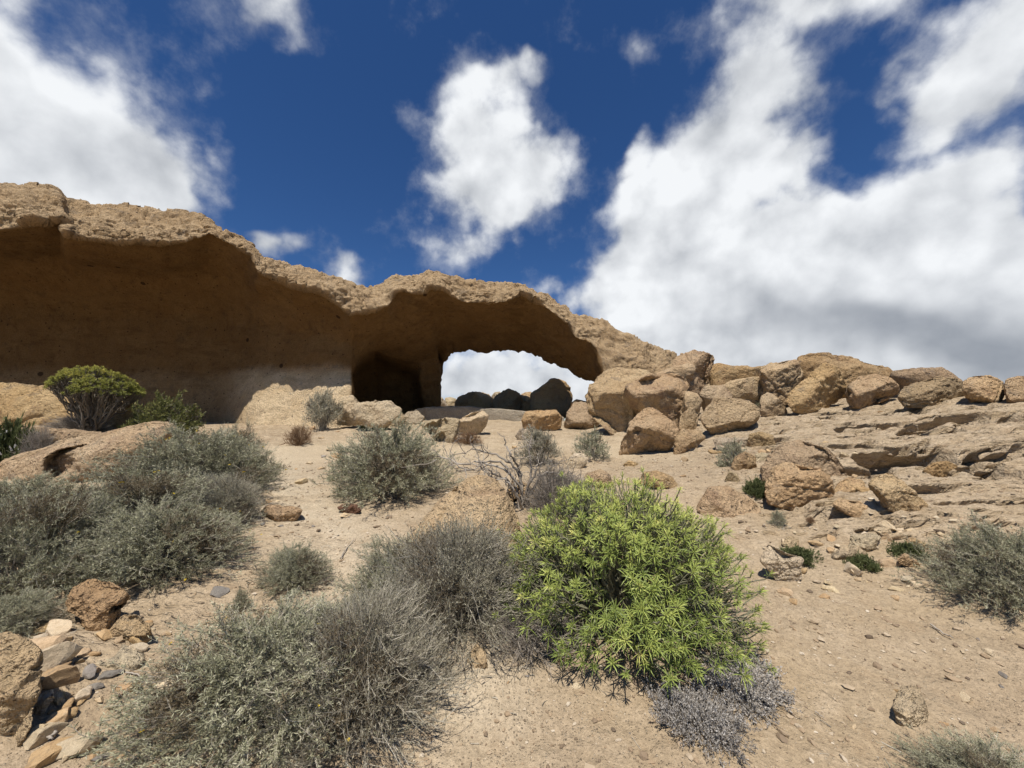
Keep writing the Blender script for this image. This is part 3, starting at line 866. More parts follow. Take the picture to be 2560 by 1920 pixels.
boulder('boulder', 'sunlit jagged rock leaning against the pillar behind arch', 2, [(690, 940), (712, 935), (740, 960), (770, 990), (795, 1025), (700, 1040)], 28.0, .8, 3, 5, mat='pale_rock', group=THRU)
boulder('boulder', 'small sunlit block behind the dark boulders near the pillar', 2, [(770, 972), (800, 966), (835, 975), (842, 1030), (775, 1030)], 29.0, .8, 3, 6, mat='pale_rock', group=THRU)
boulder('boulder', 'tiny pale rock peeking between two dark boulders', 2, [(1055, 960), (1075, 935), (1105, 932), (1120, 960), (1100, 990), (1060, 990)], 28.0, .8, 3, 7, mat='pale_rock', group=THRU)
boulder('boulder', 'wedge of shaded rock at foot of the window right side', 2, [(1530, 1040), (1545, 1000), (1575, 978), (1640, 995), (1660, 1040), (1560, 1080)], 19.5, .8, 3, 8, group=THRU)

# the pile at the right foot of the arch
boulder('boulder', 'great rounded boulder with dark cleft at arch right foot', 2, [(1640, 950), (1660, 900), (1700, 840), (1770, 782), (1880, 785), (2000, 810), (2050, 850), (1990, 960), (1960, 1040), (1920, 1110), (1885, 1190), (1820, 1175), (1720, 1110), (1650, 1060)], None, .9, 5, 11, group=RIDGE, planes=[UPF, (-.3, -.8, -.6, .5)])
boulder('boulder', 'broad boulder with flat sunny top overlapping the clefted one', 2, [(1870, 960), (1890, 900), (2000, 840), (2120, 815), (2250, 835), (2264, 900), (2235, 1010), (2215, 1140), (2150, 1110), (2040, 1080), (1960, 1070), (1900, 1040)], 11.9, .85, 5, 12, group=RIDGE, planes=[(-.1, -.55, .8, .55), LOWF])
boulder('boulder', 'pear-shaped boulder in front of the pile with shaded underside', 2, [(1840, 1340), (1850, 1240), (1888, 1190), (1900, 1130), (1990, 1040), (2030, 1025), (2100, 1060), (2190, 1140), (2200, 1200), (2150, 1290), (2030, 1295), (1940, 1325)], None, .8, 5, 13, group=RIDGE, planes=[(0, -.45, .85, .55), (-.2, -.7, -.75, .36)], hollow=[(1930, 1170, 22, .10)], sink=.05)
boulder('boulder', 'upright leaning block crowning the pile beside arch end', 3, [(45, 310), (58, 240), (110, 200), (180, 182), (250, 205), (298, 222), (306, 260), (265, 360), (218, 450), (150, 445), (120, 350), (70, 340)], 14.2, .8, 5, 14, group=RIDGE, planes=[(-.4, -.5, .7, .55), (.75, -.6, -.3, .35)])
boulder('boulder', 'flat sloping slab tucked below the upright leaning block', 3, [(-70, 345), (-20, 315), (60, 285), (150, 262), (192, 280), (188, 315), (130, 360), (0, 370)], 13.8, .8, 4, 15, group=RIDGE)
boulder('boulder', 'low distant outcrop behind the pile between two blocks', 3, [(270, 330), (300, 275), (330, 263), (420, 285), (500, 288), (560, 297), (610, 290), (615, 380), (500, 430), (290, 440)], 15.2, .7, 4, 16, group=RIDGE)
boulder('boulder', 'dark squared block with reddish flank on the ridge', 3, [(592, 360), (600, 290), (650, 255), (800, 245), (835, 270), (850, 330), (830, 380), (770, 480), (730, 505), (600, 470)], 12.4, .9, 5, 17, group=RIDGE, planes=[(.1, -.85, -.35, .5), (-.2, -.3, .9, .7)])
boulder('boulder', 'long crest outcrop forming the ridge high point', 3, [(790, 330), (830, 225), (920, 215), (1000, 207), (1130, 235), (1250, 262), (1390, 290), (1420, 340), (1430, 440), (1100, 450), (850, 400)], 13.2, .7, 5, 18, group=RIDGE, planes=[(0, -.6, .7, .6)])
boulder('boulder', 'large tilted rhomboid boulder with sunny face on the ridge', 3, [(755, 500), (768, 445), (880, 350), (980, 265), (1040, 275), (1090, 340), (1128, 410), (1095, 470), (1010, 525), (945, 575), (860, 572), (790, 548)], None, .75, 5, 19, group=RIDGE, planes=[(-.35, -.75, .5, .42), (.6, -.65, -.55, .34)], sink=.08)
boulder('boulder', 'rounded boulder with notched underside right of the tilted one', 3, [(1118, 480), (1130, 410), (1200, 345), (1290, 330), (1380, 360), (1445, 420), (1430, 455), (1340, 495), (1230, 555), (1150, 545)], None, .85, 5, 20, group=RIDGE, planes=[(-.2, -.6, .7, .5), (.4, -.6, -.75, .36)], sink=.08)
boulder('boulder', 'pale back slab rising behind the ridge toward frame edge', 3, [(1380, 350), (1400, 318), (1500, 305), (1620, 297), (1700, 297), (1760, 330), (1830, 375), (1800, 440), (1450, 450)], 11.2, .8, 4, 21, group=RIDGE)
boulder('boulder', 'wide hexagonal boulder with shaded triangular facet on ridge', 3, [(1440, 470), (1480, 420), (1560, 380), (1680, 350), (1800, 365), (1850, 400), (1872, 445), (1840, 500), (1790, 530), (1690, 540), (1560, 530), (1480, 525)], None, .8, 5, 22, group=RIDGE, planes=[(-.3, -.6, .65, .5), (.5, -.75, -.35, .42)], sink=.1)
boulder('boulder', 'round-cornered cube of rock near right end of ridge', 3, [(1840, 375), (1870, 350), (1920, 340), (2000, 345), (2080, 380), (2094, 450), (2060, 520), (1960, 530), (1880, 505), (1848, 440)], None, .9, 5, 23, group=RIDGE, planes=[(0, -.8, .4, .6)], sink=.1)
boulder('boulder', 'last ridge boulder cut by the right photo edge', 3, [(2088, 400), (2110, 362), (2180, 352), (2300, 350), (2400, 370), (2440, 440), (2400, 510), (2200, 520), (2120, 500), (2100, 450)], None, .8, 4, 24, group=RIDGE, sink=.1)
boulder('boulder', 'medium block in the pile below the leaning block', 3, [(218, 460), (250, 410), (370, 400), (420, 465), (410, 500), (330, 540), (250, 560), (225, 510)], 12.2, .8, 4, 25, group=RIDGE)
boulder('boulder', 'pale sloping slab behind the grey-green tuft on the ridge', 3, [(350, 420), (400, 385), (450, 370), (595, 350), (612, 420), (600, 490), (430, 500)], 12.6, .7, 4, 26, mat='boulder', group=RIDGE)
boulder('boulder', 'smooth six-sided boulder with flat sunny face before ridge', 3, [(228, 605), (258, 545), (310, 480), (400, 473), (520, 500), (588, 545), (582, 595), (540, 645), (430, 705), (370, 722), (290, 692), (245, 645)], None, .8, 5, 27, group=RIDGE, planes=[(-.1, -.85, .5, .40), (.1, -.5, -.85, .55)], sink=.05)
boulder('boulder', 'small angular block between flat-faced and tilted boulders', 3, [(588, 500), (600, 470), (635, 445), (680, 465), (742, 522), (762, 578), (700, 610), (620, 615), (592, 570)], None, .85, 4, 28, group=RIDGE, planes=[(.5, -.7, -.4, .4)])
boulder('boulder', 'narrow upright stone squeezed beside broad pile boulder', 3, [(92, 650), (105, 540), (130, 440), (200, 450), (232, 495), (212, 590), (190, 665), (110, 668)], 11.4, .8, 4, 29, group=RIDGE)
boulder('boulder', 'flat rock under the pile behind the pear-shaped boulder', 3, [(55, 830), (70, 720), (110, 670), (220, 680), (255, 725), (200, 780), (110, 820)], None, .8, 4, 30, group=RIDGE)

# in front of the window
boulder('boulder', 'blocky sunlit rock before the low wall, right of centre', 2, [(1240, 1105), (1262, 1060), (1400, 1038), (1450, 1045), (1485, 1090), (1478, 1150), (1400, 1172), (1300, 1178), (1250, 1145)], None, .85, 4, 41, group=GATE, planes=[(0, -.4, .9, .6), LOWF])
boulder('boulder', 'triangular sunlit rock between blocky rock and great boulder', 2, [(1498, 1150), (1520, 1060), (1560, 1000), (1600, 985), (1680, 1010), (1725, 1100), (1700, 1145), (1580, 1165)], None, .85, 4, 42, group=GATE, planes=[(-.2, -.7, .6, .5)])
boulder('boulder', 'overhanging cream block with dark front at arch threshold', 2, [(838, 1175), (848, 1110), (930, 1060), (1000, 1050), (1036, 1082), (1022, 1130), (960, 1205), (880, 1200)], None, .85, 4, 43, mat='pale_rock', group=GATE, planes=[(-.2, -.3, .9, .55), (.1, -.7, -.6, .34)])
boulder('boulder', 'hollowed cream rock with two scooped cavities near threshold', 2, [(620, 1130), (680, 1110), (780, 1093), (860, 1105), (850, 1170), (810, 1245), (740, 1245), (690, 1200), (640, 1160)], None, .8, 5, 44, mat='pale_rock', group=GATE, hollow=[(700, 1160, 42, .22), (760, 1125, 30, .2), (750, 1215, 34, .2)])
boulder('boulder', 'small cream rock at left end of the low wall', 2, [(495, 1095), (540, 1057), (600, 1050), (645, 1090), (610, 1135), (530, 1138)], None, .85, 4, 45, mat='pale_rock', group=GATE)
boulder('boulder', 'broad cream ledge rock below the dark hollow', 2, [(190, 1040), (220, 1005), (300, 992), (430, 988), (495, 1040), (485, 1075), (400, 1110), (300, 1110), (215, 1090)], 13.6, .7, 4, 46, mat='pale_rock', group=GATE, sink=.7)
boulder('boulder', 'cream foot of rock at lower corner of the dark hollow', 2, [(90, 1010), (140, 965), (200, 955), (235, 990), (270, 1030), (250, 1085), (110, 1085)], 14.6, .8, 4, 103, mat='pale_rock', group=GATE, sink=.8)
boulder('boulder', 'little cream stone below the blocky threshold rock', 2, [(1200, 1205), (1230, 1160), (1283, 1162), (1280, 1212), (1230, 1230)], None, .8, 3, 47, mat='pale_rock', group=GATE)
boulder('boulder', 'knobbly cream stone with shaded lower half near hollow', 2, [(410, 1110), (440, 1070), (500, 1062), (530, 1100), (500, 1140), (430, 1150)], None, .8, 3, 48, mat='pale_rock', group=GATE)
boulder('boulder', 'low rounded mound of wind-worn rock on open ground centre', 2, [(1500, 1400), (1530, 1345), (1620, 1335), (1640, 1370), (1600, 1405)], None, .8, 3, 49, mat='pale_rock', group=GATE)
boulder('boulder', 'flat brown-topped stone under the pear-shaped boulder shadow', 2, [(1860, 1380), (1900, 1355), (1955, 1370), (1950, 1395), (1890, 1400)], None, .8, 3, 50, group=GATE)
boulder('boulder', 'rugged flat slab beside small grey shrub at centre', 2, [(1530, 1340), (1560, 1310), (1650, 1310), (1680, 1345), (1640, 1370), (1560, 1365)], None, .7, 3, 51, mat='pale_rock', group=GATE)

# on the shelf to the right
boulder('boulder', 'massive humped back block of the shelf pair', 3, [(598, 930), (640, 840), (690, 790), (760, 752), (870, 752), (1000, 783), (1060, 850), (1112, 935), (1085, 1010), (1000, 1020), (640, 1000)], 6.1, .75, 5, 61, group=SHELF, planes=[(-.1, -.4, .9, .6)])
boulder('boulder', 'massive front block of the shelf pair with mottled face', 3, [(622, 1020), (660, 920), (720, 893), (830, 898), (960, 912), (1030, 980), (1052, 1080), (1025, 1142), (880, 1148), (720, 1125), (645, 1112)], None, .8, 5, 62, group=SHELF, planes=[(0, -.25, .95, .62), (0, -.99, -.1, .62)], rough=1.1)
boulder('boulder', 'medium rounded rock between shelf pair and dark-faced rock', 3, [(1038, 1060), (1080, 1000), (1130, 970), (1220, 985), (1267, 1050), (1255, 1135), (1150, 1125), (1060, 1100)], 5.5, .8, 4, 63, group=SHELF)
boulder('boulder', 'tilted wedge rock with lit back and dark front face', 3, [(1250, 1015), (1290, 970), (1370, 945), (1430, 970), (1520, 1040), (1612, 1130), (1618, 1195), (1560, 1212), (1450, 1188), (1350, 1145), (1305, 1090)], None, .7, 5, 64, group=SHELF, planes=[(-.2, -.2, .95, .5), (.25, -.85, -.4, .42)], sink=.1)
boulder('boulder', 'low flat slab under the medium shelf rock', 3, [(1032, 1135), (1080, 1095), (1200, 1120), (1288, 1160), (1284, 1218), (1200, 1220), (1100, 1180)], None, .8, 4, 65, group=SHELF, planes=[(.2, -.3, .9, .6)])
boulder('boulder', 'small tan rock beside dark green tuft left of shelf pair', 3, [(413, 905), (440, 840), (500, 808), (560, 840), (572, 912), (520, 935), (430, 938)], None, .85, 4, 66, group=SHELF)
boulder('boulder', 'pale slab leaning behind the small tan rock', 3, [(540, 860), (560, 825), (600, 803), (655, 830), (610, 925), (560, 930)], 7.2, .7, 3, 67, mat='pale_rock', group=SHELF)
boulder('boulder', 'dark squat pillar of rock at shelf edge', 3, [(512, 770), (530, 700), (600, 686), (672, 708), (684, 770), (640, 815), (540, 808)], 8.3, .8, 4, 68, group=SHELF, planes=[(.1, -.9, -.3, .4)])
boulder('stone', 'stone with white top and dark front by shelf edge', 3, [(372, 985), (400, 925), (450, 950), (468, 988), (430, 1004)], None, .85, 3, 69, mat='pale_rock', group=SHELF, planes=[(0, -.9, -.3, .3)], cat='stone')
boulder('boulder', 'cracked hump of shelf rock beside the big hollow', 3, [(1585, 930), (1650, 880), (1740, 868), (1802, 900), (1785, 945), (1650, 962)], None, .8, 4, 70, group=SHELF)
boulder('stone', 'thick slab stone with shadowed front beside the green bush', 8, [(598, 380), (640, 298), (740, 330), (857, 375), (835, 430), (843, 480), (800, 522), (690, 495), (640, 430)], None, .75, 5, 71, group=SHELF, planes=[(0, -.2, .97, .45), (.1, -.95, -.3, .4)], sink=.12, cat='stone', mat='pale_rock')
boulder('stone', 'loaf-shaped stone with black shadow by the far right tuft', 8, [(1432, 375), (1480, 343), (1560, 388), (1578, 420), (1550, 434), (1450, 405)], None, .8, 4, 72, group=SHELF, planes=[(0, -.9, -.3, .35)], cat='stone')
boulder('stone', 'dark-fronted slab above the loaf-shaped stone', 8, [(1487, 250), (1530, 243), (1640, 295), (1628, 328), (1560, 315), (1495, 292)], None, .8, 4, 73, group=SHELF, planes=[(0, -.9, -.2, .3)], cat='stone')
boulder('stone', 'flat tabular slab half buried above the green mats', 8, [(1020, 355), (1100, 300), (1200, 290), (1250, 340), (1190, 375), (1070, 378)], None, 1.2, 4, 74, group=SHELF, mat='pale_rock', planes=[(0, -.1, .99, .35)], cat='stone')
boulder('stone', 'bright white weathered stone on the rock shelf', 8, [(1283, 195), (1340, 163), (1412, 205), (1402, 242), (1330, 228)], None, .9, 4, 75, group=SHELF, mat='pale_rock', planes=[(0, -.1, .99, .4)], cat='stone')
boulder('stone', 'crumbly pale stone lying alone on the sand lower right', 8, [(1412, 1265), (1440, 1230), (1500, 1222), (1580, 1218), (1622, 1320), (1600, 1355), (1520, 1368), (1450, 1372), (1425, 1335)], None, .9, 5, 76, mat='pale_rock', rough=1.3, cat='stone', sink=.3, planes=[(0, -.2, .95, .45)])
boulder('stone', 'chipped slab stepping down between shelf and sand', 8, [(1130, 310), (1150, 230), (1240, 200), (1330, 235), (1300, 300), (1200, 325)], None, .9, 4, 77, group=SHELF, mat='pale_rock', planes=[(0, -.1, .99, .4)], cat='stone')
boulder('stone', 'ledge stone above the dark green mat near thick slab', 8, [(720, 280), (760, 235), (830, 250), (820, 300), (760, 310)], None, .9, 3, 78, group=SHELF, mat='pale_rock', cat='stone')

# left side
boulder('boulder', 'broad sunlit boulder behind the small tree', 4, [(-120, 300), (0, 268), (100, 270), (300, 290), (420, 350), (475, 420), (475, 560), (200, 560), (-120, 560)], 11.2, .7, 5, 81, group=LEFTG, planes=[(0, -.7, .6, .5)])
boulder('boulder', 'long pale outcrop with a round dark cave in its side', 4, [(-60, 830), (0, 765), (100, 720), (250, 680), (400, 622), (560, 605), (640, 580), (830, 530), (1000, 498), (1060, 508), (1085, 550), (1000, 640), (800, 760), (650, 830), (450, 860), (200, 870), (0, 880)], None, .9, 5, 82, mat='boulder', group=LEFTG, hollow=[(535, 742, 92, .5), (405, 672, 16, .15)], planes=[(0, -.5, .85, .5)], nf=3)
boulder('boulder', 'flat tan ledge between cave outcrop and small tree', 4, [(20, 660), (60, 570), (130, 530), (250, 540), (500, 560), (640, 575), (600, 640), (400, 680), (150, 720)], 8.2, .5, 5, 83, group=LEFTG)
boulder('boulder', 'sunlit rock hidden behind the olive bush by the tree', 4, [(630, 480), (700, 400), (780, 375), (840, 390), (860, 470), (800, 580), (660, 580)], 10.8, .7, 4, 84, group=LEFTG)
boulder('boulder', 'big rugged boulder cut by the lower left photo edge', 5, [(-140, 900), (-40, 862), (60, 850), (180, 900), (252, 960), (242, 1060), (238, 1160), (205, 1250), (190, 1340), (120, 1430), (30, 1485), (-100, 1510)], None, .8, 5, 85, group=LEFTG, rough=1.0, planes=[(.4, -.6, .5, .55), (.2, -.8, -.5, .5)])
boulder('boulder', 'pitted rock ledge below the large left shrub', 5, [(405, 640), (450, 560), (560, 528), (680, 528), (765, 570), (805, 645), (740, 690), (742, 740), (660, 780), (590, 810), (530, 790), (490, 720), (420, 690)], None, .8, 5, 86, mat='boulder', group=LEFTG, hollow=[(770, 670, 30, .14), (560, 790, 30, .1)], planes=[(0, -.3, .9, .5)])
boulder('boulder', 'smooth brown folded stone right of the pitted ledge', 5, [(650, 840), (740, 740), (850, 718), (915, 760), (935, 830), (870, 865), (760, 882)], None, .8, 5, 87, group=LEFTG, planes=[(.1, -.4, .85, .4)])
boulder('stone', 'long pale stone propped beside the lower left boulder', 5, [(185, 1315), (230, 1230), (322, 1178), (330, 1225), (275, 1305), (210, 1338)], None, .7, 4, 88, mat='pale_rock', group=LEFTG, cat='stone')
boulder('stone', 'squarish pale stone next to the propped long stone', 5, [(296, 1275), (330, 1210), (400, 1188), (414, 1232), (385, 1275), (320, 1288)], None, .8, 4, 89, mat='pale_rock', group=LEFTG, cat='stone')
boulder('stone', 'broad low rock mound amid the lower left rubble', 5, [(430, 1000), (540, 930), (760, 925), (885, 970), (840, 1060), (700, 1050), (500, 1030)], None, 1.2, 5, 90, mat='pale_rock', group=LEFTG, cat='stone', planes=[(0, -.1, .99, .4)])
boulder('stone', 'thin crust slab with dark undercut edge on the path', 4, [(1600, 1060), (1640, 1020), (1700, 1005), (1860, 1042), (1825, 1092), (1760, 1115), (1660, 1092)], None, 1.2, 4, 91, group=LEFTG, cat='stone', planes=[(0, -.1, .99, .3)])
boulder('stone', 'reddish brown stone below the middle shrub', 6, [(353, 660), (400, 638), (470, 643), (498, 680), (440, 704), (385, 694)], None, .8, 4, 92, mat='brown_rock', group=LEFTG, cat='stone')
boulder('boulder', 'smooth tan rock hump rising beside the dead bush', 6, [(700, 1000), (780, 880), (880, 750), (1000, 610), (1130, 510), (1220, 468), (1320, 498), (1385, 570), (1440, 700), (1480, 820), (1500, 960), (1350, 1060), (1000, 1080), (760, 1050)], 4.15, .9, 5, 93, mat='boulder', group=GATE, rough=.7, nf=3, box=2.4)
boulder('boulder', 'knobbly rock inside the gully under the dead bush', 6, [(1400, 560), (1430, 490), (1520, 520), (1600, 600), (1630, 690), (1540, 730), (1440, 700)], 5.7, .7, 4, 94, mat='boulder', group=GATE, rough=1.6, hollow=[(1480, 650, 50, .3)])
boulder('stone', 'egg-shaped stone on the sand between grey shrub and green bush', 6, [(1148, 1610), (1165, 1560), (1212, 1512), (1266, 1558), (1273, 1620), (1210, 1660), (1160, 1645)], None, .9, 4, 95, mat='boulder', cat='stone', planes=[(-.4, -.6, .6, .4)])
boulder('stone', 'small white stone at left of the green bush shadow', 6, [(1368, 1605), (1398, 1576), (1442, 1600), (1425, 1652), (1378, 1645)], None, .9, 4, 96, mat='pale_rock', cat='stone')
boulder('stone', 'pale squarish stone half hidden under the green bush', 7, [(1445, 1300), (1500, 1225), (1582, 1310), (1585, 1395), (1500, 1388), (1460, 1350)], None, .8, 4, 97, mat='pale_rock', cat='stone')
boulder('stone', 'tan round stone under the left edge of green bush', 7, [(465, 1340), (500, 1285), (565, 1310), (555, 1385), (490, 1388)], None, .9, 4, 98, cat='stone')
boulder('boulder', 'low orange hump behind the green bush top left', 7, [(620, 280), (650, 210), (740, 180), (800, 215), (830, 290)], None, .8, 4, 99, group=GATE, rough=.8)
boulder('boulder', 'low orange hump behind the green bush top centre', 7, [(970, 275), (1000, 205), (1080, 188), (1180, 225), (1230, 290), (1100, 300)], None, .8, 4, 100, group=GATE, rough=.8)
boulder('boulder', 'sloping tan bedrock hump behind green bush right side', 7, [(1330, 420), (1400, 300), (1520, 290), (1640, 350), (1760, 450), (1800, 600), (1700, 700), (1450, 640)], 5.3, .7, 5, 101, group=GATE, rough=.7, nf=3)
boulder('boulder', 'bedrock step between sand path and pitted shelf', 3, [(300, 740), (340, 720), (520, 730), (560, 770), (500, 800), (320, 790)], None, .8, 4, 102, group=SHELF, mat='pale_rock')


# the low cut-rock wall across the window
def build_wall():
    top = Z(2, [(560, 1052), (600, 1036), (650, 1026), (780, 1022), (900, 1020), (1000, 1030), (1100, 1035), (1250, 1050), (1330, 1062), (1420, 1075), (1500, 1085)])
    dd = np.array([17.6, 18.3, 18.8, 19.1, 19.1, 19.0, 18.8, 18.4, 18.0, 17.7, 17.4])
    t = np.linspace(0, len(top) - 1, 120); i = np.arange(len(top))
    tx, ty, td = np.interp(t, i, top[:, 0]), np.interp(t, i, top[:, 1]), np.interp(t, i, dd)
    Wt = P(tx, ty, td)
    Wt[:, 2] += .03 * fbm(Wt / .5, 3, 201)
    prof = [(0, -1.6), (.0, -.9), (.02, -.5), (.0, -.2), (.03, -.05), (.09, 0), (.35, .02), (.55, -.05), (.6, -.3), (.6, -1.6)]
    g = np.zeros((len(prof), len(t), 3))
    for r, (a, b) in enumerate(prof):
        g[r] = Wt + np.array([0, a, b])
    gg = []
    for r in range(len(prof) - 1):
        for s in np.linspace(0, 1, 5, endpoint=False): gg.append(g[r] * (1 - s) + g[r + 1] * s)
    gg.append(g[-1]); g = np.array(gg)
    n = grid_normals(g); p = g.reshape(-1, 3)
    p = p + n.reshape(-1, 3) * (.035 * fbm(p / .5, 4, 203))[:, None]
    o = obj('low_wall', mesh_np('low_wall', p, grid_faces(*g.shape[:2]), M['old_wall'], True))
    tag(o, 'low curving cut-rock wall in shade across the arch window', 'wall')


build_wall()

# ------------------------------------------------------------------ plants
def plant_mat(name, stops, trans=.25, rough=.6, noise=0.0):
    m, bs, out = new_mat(name)
    t = attr('tint'); oi = node('ShaderNodeObjectInfo')
    col = ramp(t, stops)
    hs = node('ShaderNodeHueSaturation'); link(col, hs.inputs['Color']); link(V(oi.outputs['Random']) * .22 + .89, hs.inputs['Value'])
    link(hs.outputs[0], bs.inputs['Base Color']); bs.inputs['Roughness'].default_value = rough
    if trans:
        tr = node('ShaderNodeBsdfTranslucent'); link(hs.outputs[0], tr.inputs['Color'])
        mx = node('ShaderNodeMixShader'); mx.inputs[0].default_value = trans
        link(bs.outputs[0], mx.inputs[1]); link(tr.outputs[0], mx.inputs[2]); link(mx.outputs[0], out.inputs['Surface'])
    return m


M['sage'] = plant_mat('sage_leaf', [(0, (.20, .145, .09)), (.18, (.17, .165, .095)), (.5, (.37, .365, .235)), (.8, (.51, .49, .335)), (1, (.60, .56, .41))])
M['sage_dull'] = plant_mat('dull_sage_leaf', [(0, (.20, .145, .09)), (.18, (.18, .165, .11)), (.5, (.37, .345, .245)), (1, (.56, .51, .39))])
M['olive'] = plant_mat('olive_leaf', [(0, (.09, .10, .03)), (.5, (.17, .18, .06)), (1, (.30, .29, .10))])
M['green'] = plant_mat('fresh_green_leaf', [(0, (.13, .18, .05)), (.4, (.36, .43, .11)), (.75, (.62, .65, .19)), (1, (.78, .74, .25))], .26, .4)
M['dark_green'] = plant_mat('dark_green_leaf', [(0, (.07, .085, .035)), (.6, (.13, .15, .06)), (1, (.21, .22, .10))])
M['tree_leaf'] = plant_mat('tree_leaf', [(0, (.11, .125, .035)), (.5, (.29, .29, .075)), (1, (.54, .48, .13))], .32)
M['dry_brown'] = plant_mat('dry_brown_stem', [(0, (.16, .085, .045)), (1, (.32, .21, .12))], .1)
M['dry_grey'] = plant_mat('dry_grey_leaf', [(0, (.30, .27, .235)), (.6, (.48, .445, .40)), (1, (.62, .58, .53))], .1)
M['twig'] = plant_mat('twig', [(0, (.17, .145, .11)), (.6, (.31, .275, .215)), (1, (.50, .455, .37))], 0, .8)
M['dead_wood'] = plant_mat('dead_wood', [(0, (.16, .13, .10)), (.6, (.29, .25, .205)), (1, (.42, .37, .31))], 0, .85)
M['bark'] = plant_mat('grey_bark', [(0, (.12, .10, .08)), (1, (.24, .21, .17))], 0, .85)
M['green_stem'] = plant_mat('green_stem', [(0, (.16, .15, .10)), (1, (.30, .29, .19))], 0, .7)
M['flower_white'] = plant_mat('white_petal', [(0, (.7, .68, .62)), (1, (.85, .83, .78))], .2)
M['flower_yellow'] = plant_mat('yellow_petal', [(0, (.55, .38, .02)), (1, (.75, .55, .05))], .2)


def unit(v): return v / (np.linalg.norm(v, axis=-1, keepdims=True) + 1e-9)


def tubes(paths, radii, sides=3):
    """paths (n,k,3), radii (n,k) -> verts, quads"""
    n, k, _ = paths.shape
    ax = unit(paths[:, -1] - paths[:, 0])
    ref = np.where(np.abs(ax[:, 2:3]) < .9, np.array([[0, 0, 1.0]]), np.array([[1.0, 0, 0]]))
    u = unit(np.cross(ax, ref)); w = np.cross(ax, u)
    a = np.arange(sides) * 2 * np.pi / sides
    off = np.cos(a)[None, :, None] * u[:, None] + np.sin(a)[None, :, None] * w[:, None]
    v = paths[:, :, None] + radii[:, :, None, None] * off[:, None]
    idx = np.arange(n * k * sides).reshape(n, k, sides)
    q = np.stack([idx[:, :-1], np.roll(idx, -1, 2)[:, :-1], np.roll(idx, -1, 2)[:, 1:], idx[:, 1:]], -1)
    return v.reshape(-1, 3), q.reshape(-1, 4)


def blades(base, dr, ln, wd, rng, droop=0.0):
    """narrow leaves: one kite each"""
    n = len(base)
    side = unit(np.cross(dr, rng.normal(size=(n, 3))))
    m = base + dr * (ln * .45)[:, None]; tip = base + dr * ln[:, None]
    tip[:, 2] -= droop * ln
    v = np.stack([base, m + side * (wd / 2)[:, None], tip, m - side * (wd / 2)[:, None]], 1)
    return v.reshape(-1, 3), np.arange(n * 4).reshape(n, 4)


def merge(parts):
    vs, fs, o = [], [], 0
    for v, f in parts:
        vs.append(v); fs.append(f + o); o += len(v)
    return np.concatenate(vs), fs


